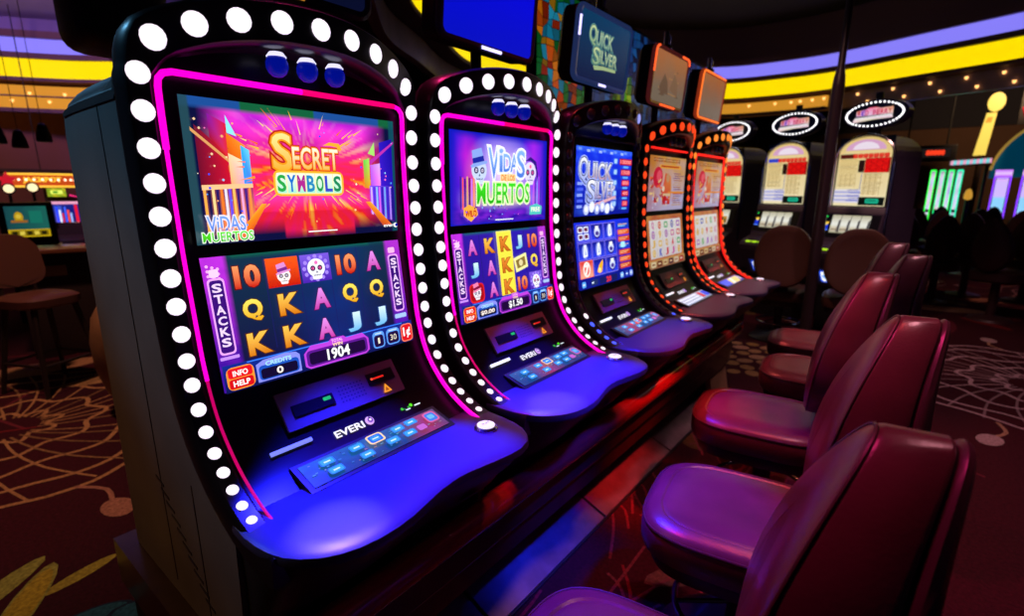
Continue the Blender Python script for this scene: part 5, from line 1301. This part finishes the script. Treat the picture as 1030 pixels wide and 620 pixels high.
for k, (az, dist, z) in enumerate([(-82.3, 7.5, 2.13), (-81.1, 7.6, 2.10), (-79.6, 7.4, 2.16)]):
    p = at(az, dist, z); t = empty('pendant_spotlight', p); t.scale = (.62, .62, 1); tag(t, ['black pendant spotlight hanging at the left frame edge', 'black pendant spotlight hanging right of the first one', 'small black pendant spotlight hanging beside the grey machine side'][k], 'spotlight', 'black pendant spotlights on the left')
    MB().lathe([(.02, .12), (.06, .10), (.10, 0), (.11, -.06), (.09, -.07)], 16).build('housing', BLACKM, t, True); MB().tube([(0, 0, .1), (0, 0, 4.2 - z)], .005, 6).build('stem', BLACKM, t)

# ------------------------------------------------------------------- FAR RIGHT BACKGROUND
def far_slot(az, dist, rz, label, group, frame_c, scr, top_c=None, w=.5, z0=.95, z1=1.95, n=1):
    p = at(az, dist, 0); t = empty('slot_machine', p, radians(rz)); tag(t, label, 'slot machine', group)
    h = w / 2
    curve = [(-.34, .85), (-.30, .95), (-.16, 1.05), (-.08, 1.25), (-.03, 1.5), (-.03, 1.75), (-.10, 2.0), (-.16, 2.08)]
    MB().prism([(-h, y, z) for y, z in [(.0, 0), (.0, .8)] + curve + [(.5, 2.05), (.5, 0)]], (w, 0, 0)).build('cabinet', BLACK, t)
    P = catmull([(0, y, z) for y, z in curve], 4)
    mb = MB(); 
    for s in (-1, 1): mb.tube([(s * (h - .015), q.y - .02, q.z) for q in P], .020 if w > .2 else .013, 6)
    mb.tube([(-h + .015, P[-1].y - .02, P[-1].z), (h - .015, P[-1].y - .02, P[-1].z)], .020, 6)
    mb.build('light_frame', glow('far_frame_' + str(frame_c), hx(frame_c), 1.6), t, True)
    mb = MB(); vs = []; cs = []
    n_ = len(P)
    for i, q in enumerate(P):
        for s in range(7): vs.append((-h + .14 * w + s * (w * .72) / 6, q.y - .008, q.z)); cs.append(scr(s / 6, 1 - i / (n_ - 1)))
    mb.add(vs, [(i * 7 + s, i * 7 + s + 1, (i + 1) * 7 + s + 1, (i + 1) * 7 + s) for i in range(n_ - 1) for s in range(6)], cs); mb.build('screen', SCREEN, t)
    MB().box((-h, -.40, .80), (h, .02, .86), .01).build('button_deck', BLACKM, t)
    if frame_c == '#8a40ff': t.scale = (.72, .72, .92)
    if top_c:
        d = Disp(w, .17); d.raster(lambda u, v: mix(hx(top_c), hx('#ffffff'), .45 * max(0, 1 - abs(v - .5) * 3)), 4, 4); d.build('top_sign', SCREEN, t, (-h, -.18, 2.25), (1, 0, 0), (0, 0, -1), (0, -1, 0), thick=.08)
    return t
def reel_scr(seed):
    def f(u, v):
        c = mix(hx('#f0e4f4'), hx('#a0b0e0'), .5 + nz(u * 6 + seed, v * 9)); c = mix(c, hx(['#d83a60', '#f0a020', '#7a40d0', '#30b060'][seed % 4]), max(0, nz(u * 4, v * 7 + seed * 3)) * 1.2)
        return mix(c, hx('#103020'), max(0, abs(v - .45) * 2.4 - .5))
    return f
for k, az in enumerate((1.05, 2.35, 3.6, 4.8)):
    az = [.25, .85, 1.42, 1.97][k]
    far_slot(az, 16.5 + .05 * k, -1, ['first of the four far green framed slot machines, counted from the oval sign', 'second of the four far green framed slot machines, counted from the oval sign', 'third of the four far green framed slot machines, counted from the oval sign', 'last of the four far green framed slot machines, beside the yellow lit shape'][k], 'green framed slot machines far off', ['#20e838', '#10d070', '#18e060', '#18d8a0'][k], reel_scr(k), w=.125)
far_slot(-1.75, 14.2, 2, 'far blue topped slot machine just right of the reel machines', None, '#4a80ff', lambda u, v: mix(hx('#301828'), hx('#d02818') if .35 < v < .55 else hx('#101030'), .8), '#1a30c8', w=.36)
for k, az in enumerate((4.62, 6.2)):
    far_slot(az, 16.3, -4, ['far violet framed slot machine beside the one cut by the right frame edge', 'far violet framed slot machine cut by the right frame edge'][k], 'violet slot machines far right', '#8a40ff', lambda u, v: mix(hx('#c8b0ff'), hx('#88c8f0'), 1 if .36 < v < .6 else 0) if abs(v - .45) < .3 else mix(hx('#f0d0ff'), hx('#8030e0'), abs(v - .5)), '#c070f0', w=.40)
yf = empty('yellow_figure_sign', at(2.75, 16.2, 1.5)); tag(yf, 'small yellow lit shape at the right end of the green framed machines', 'sign')
MB().lathe([(.02, -.10), (.07, -.08), (.08, 0), (.06, .08), (.05, .12), (.001, .16)], 12).build('lit_shape', glow('amber_shape', (.8, .4, .04), .7), yf, True); MB().tube([(0, 0, -.1), (0, 0, -1.5)], .04, 8).build('post', BLACKM, yf)
mb_ = empty('jackpot_board', at(-.55, 17.2, 2.55)); tag(mb_, 'dark overhead board with red digits above the green framed machines', 'sign board')
MB().box((-.62, 0, -.22), (.62, .15, .18), .02).build('board', mat('grey_board', (.05, .045, .05), .4), mb_)
d = Disp(1.0, .22); d.rect(0, 0, 1.0, .22, hx('#181414')); d.rect(.05, .06, .30, .06, hx('#5a4028')); d.text('88888', .52, .05, .36, .11, hx('#ff4020'), fat=.05); d.build('digits', SCREEN, mb_, (-.5, -.01, .10), (1, 0, 0), (0, 0, -1), (0, -1, 0))
for s in (-1, 1): MB().tube([(s * .4, .07, .18), (s * .4, .07, 2.3)], .02, 6).build('hanger', BLACKM, mb_)
# pylon sign
py = empty('pylon_sign', at(3.05, 17.2, 2.2)); py.scale = (.75, 1, 1); tag(py, 'tall yellow lit pylon sign with a round disc at its head', 'sign')
YG = glow('warm_yellow_sign', (.85, .62, .10), 1.0)
MB().prism([(-.20, 0, .25), (.10, 0, .25), (.18, 0, 1.22), (-.06, 0, 1.22)], (0, .16, 0)).build('lit_shaft', YG, py)
MB().lathe([(.001, 0), (.21, 0), (.21, .12), (.001, .12)], 24, Matrix.Translation((.12, .12, 1.46)) @ Matrix.Rotation(radians(90), 4, 'X')).build('head_disc', YG, py)
MB().prism([(-.06, -.01, 1.0), (.08, -.01, 1.0), (.10, -.01, 1.12), (-.03, -.01, 1.12)], (0, .01, 0)).build('shaft_emblem', mat('ochre_emblem', (.4, .2, .02), .5, emit=(.5, .25, .02), strength=.5), py)
MB().tube([(.0, .08, -2.2), (.0, .08, .26)], .08, 10).build('post', mat('brown_post', (.06, .03, .02), .5), py)
ss = empty('strip_sign', at(2.5, 16.2, 2.24)); tag(ss, 'long thin sign lit teal and pink below the yellow pylon sign', 'sign')
d = Disp(.72, .10); d.raster(lambda u, v: mix(hx('#30d8d8'), hx('#f08ab0'), .5 + .5 * sin(u * 40)), 30, 2); d.build('lit_face', SCREEN, ss, (-.36, 0, .05), (1, 0, .06), (0, 0, -1), (0, -1, 0), thick=.06)
MB().box((-.38, .0, -.07), (.38, .1, -.05)).tube([(.3, .07, -.05), (.3, .07, -2.28)], .03, 8).build('support', BLACKM, ss)
# teal arch
ar = empty('teal_arch', at(8.3, 17.4, 0)); tag(ar, 'large glossy teal arch with a yellow inner edge at the right frame edge', 'arch')
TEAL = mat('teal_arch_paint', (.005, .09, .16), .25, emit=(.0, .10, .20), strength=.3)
rr = [[Vector((r_ * cos(radians(a)), y_, 1.95 + r_ * sin(radians(a)))) for r_, y_ in ((.72, 0), (1.36, 0), (1.36, .4), (.72, .4))] for a in range(-4, 185, 6)]
MB().loft(rr).build('arch_band', TEAL, ar)
MB().tube([(.70 * cos(radians(a)), -.02, 1.95 + .70 * sin(radians(a))) for a in range(0, 181, 6)], .035, 8).build('inner_light', glow('amber_arch_light', (.8, .38, .05), .8), ar, True)
MB().tube([(1.38 * cos(radians(a)), -.02, 1.95 + 1.38 * sin(radians(a))) for a in range(60, 176, 6)], .03, 8).build('outer_light', glow('ochre_arch_light', (.45, .28, .05), .6), ar, True)
for s_ in (-1, 1): MB().box((s_ * 1.04 - .1, .05, 0), (s_ * 1.04 + .1, .4, 1.93)).build('arch_post', mat('brown_post', (0, 0, 0)), ar)
rs = empty('red_letter_sign', at(5.3, 16.5, 3.25)); tag(rs, 'red lit letters over the teal arch', 'sign')
d = Disp(.9, .30); d.text('WINS', 0, 0, .9, .30, hx('#e81028'), fat=.05); mbd = MB(); mbd.add([Vector((-.1 + a, -.02, .15 - b_ + .25 * a)) for a, b_, l in d.v], d.f, list(d.c)); mbd.build('letters', SCREEN, rs); MB().box((-.15, 0, -.2), (.9, .05, .5)).build('backing', mat('dark_sign_back', (.01, .008, .01), .7), rs)
# distant chairs: one mesh each
FARM = mat('far_chair_leather', (.05, .018, .022), .45)
def far_chair_mesh():
    mb = MB()
    mb.loft([[Vector((x, y, z)) for x, y in sup(16, a, a * .92, 3.4)] for a, z in ((.24, .50), (.27, .53), (.27, .62), (.2, .655))])
    mb.loft([back_ring_(.05, .09, 16), back_ring_(.0, .06, 16), back_ring_(0, -.05, 16), back_ring_(.06, -.08, 16)])
    mb.lathe([(.24, 0), (.22, .03), (.05, .07), (.045, .5)], 12); return mb
fc_mesh = None
far_pos = [(-3.2, 9.4, 100), (1.6, 9.6, 95), (5.6, 8.8, 60), (-.9, 10.7, 88), (3.6, 10.6, 80), (-2.9, 11.6, 95), (1.3, 11.8, 92), (7.2, 10.6, 70), (-.3, 13.2, 90), (3.4, 13.2, 100), (6.2, 12.6, 85), (1.2, 14.8, 90), (4.3, 15.0, 95)]
for k, (az, ds, rz) in enumerate(far_pos):
    p = at(az, ds, 0)
    if fc_mesh is None: o = far_chair_mesh().build('casino_chair', FARM, None, True); fc_mesh = o.data
    else: o = bpy.data.objects.new('casino_chair', fc_mesh); COL.objects.link(o)
    o.location = p; o.rotation_euler = (0, 0, radians(rz)); tag(o, 'small dark chair far off in front of the lit machines across the aisle', 'chair', 'dark chairs far off across the aisle')
# black loudspeaker panel / dark hanging display at the top of the left view
hp = empty('hanging_case', (-3.20, .90, 2.44)); tag(hp, 'black rounded case hanging over the left end of the row', 'hanging case')
MB().box((-.22, -.16, -.18), (.22, .22, .30), .09, seg=4).build('case', BLACKM, hp, True); MB().tube([(0, 0, .28), (0, 0, 2.16)], .02, 8).build('hanger', BLACKM, hp)

# =================================================================== LIGHT
w = bpy.data.worlds.new('World'); SC.world = w; w.use_nodes = True
w.node_tree.nodes['Background'].inputs[0].default_value = (.30, .16, .42, 1); w.node_tree.nodes['Background'].inputs[1].default_value = .020
def spot(loc, target, col, power, ang, blend=.6, size=.12):  # unseen spots added for their light, no fixture modelled
    L = bpy.data.lights.new('added_spot', 'SPOT'); L.energy = power; L.color = col; L.spot_size = radians(ang); L.spot_blend = blend; L.shadow_soft_size = size
    o = bpy.data.objects.new('added_spot', L); COL.objects.link(o); o.location = loc; o.rotation_euler = (Vector(target) - Vector(loc)).to_track_quat('-Z', 'Y').to_euler(); return o
spot((.35, 2.4, 4.5), (.15, 1.7, .6), (1, .36, .44), 220, 46, 1.0)
spot((.35, 4.5, 4.5), (.1, 3.7, .6), (1, .36, .44), 190, 46, 1.0)
spot((-1.9, 1.2, 4.3), (-.15, 1.3, 1.0), (1, .03, .22), 300, 52, .9)  # added magenta spot, stands in for strip and screen light on chair fronts
spot((.9, 5.0, 4.5), (.8, 5.5, 0), (1, .50, .55), 170, 80)
spot((1.2, 2.3, 4.4), (-1.1, 2.42, .05), (1, .02, .02), 1500, 11, 1.0)  # added red spot, stands in for reflections on the kick panels
spot((-.45, 1.8, 4.4), (-.96, 1.9, .6), (1, .06, .06), 190, 42, .9)  # added red spot to brighten the bumper rail
spot((1.2, 1.3, 4.4), (-1.1, 1.64, .05), (.01, .02, 1), 2200, 10, 1.0)  # added blue spot, stands in for screen reflections on the kick panels
spot((-4.6, .5, 4.1), (-4.7, .5, 0), (1, .46, .34), 260, 80)
spot((-3.4, -.9, 3.6), (-1.7, .39, 1.72), (.16, .5, .85), 200, 22, 1.0)  # added blue spot to light the nearest machine's side panel
spot((-2.6, -1.2, 3.0), (-1.5, .39, .75), (1, .42, .14), 60, 34, .8)  # added warm spot for the lower part of that side panel
spot((-7.0, .6, 3.6), (-12.8, 2.2, 2.0), (1, .5, .42), 260, 80)
spot((-7.2, 1.0, 3.4), (-11.2, 3.0, 4.3), (.30, .20, 1.0), 260, 70)  # added violet spot that carries the cove glow onto the dome
spot((1.5, 15.5, 4.4), (1.5, 21.5, 2.2), (1, .6, .32), 420, 80)
spot((1.2, 10.0, 4.5), (1.0, 10.0, 0), (1, .4, .32), 380, 80)
spot((-1.2, 3.2, 4.4), (-.8, 6.2, 1.0), (1, .5, .4), 160, 40)  # added spot to lift the shaded chairs at the reel machines

# =================================================================== CAMERA
def camera():
    yaw, pitch, roll, f = .670, .229, .002, 512.5
    cy, sy = cos(yaw), sin(yaw); cp_, sp = cos(pitch), sin(pitch)
    fw = Vector((-sy * cp_, cy * cp_, -sp)); r = Vector((cy, sy, 0)); u = r.cross(fw)
    r2 = r * cos(roll) + u * sin(roll); u2 = -r * sin(roll) + u * cos(roll)
    M_ = Matrix((r2, u2, -fw)).transposed().to_4x4(); M_.translation = Vector((0, 0, 1.62))
    c = bpy.data.cameras.new('camera'); c.sensor_width = 36; c.sensor_fit = 'HORIZONTAL'; c.lens = f / 1030 * 36; c.clip_start = .02; c.clip_end = 80
    o = bpy.data.objects.new('camera', c); COL.objects.link(o); o.matrix_world = M_
    c.dof.use_dof = True; c.dof.focus_distance = 1.35; c.dof.aperture_fstop = 2.4
    SC.camera = o
camera()
SC.view_settings.view_transform = 'Standard'; SC.view_settings.look = 'None'; SC.view_settings.gamma = 1; SC.view_settings.exposure = 0; SC.view_settings.use_curve_mapping = False
SC.cycles.use_denoising = True
SC.cycles.max_bounces = 6; SC.cycles.sample_clamp_indirect = 4.0
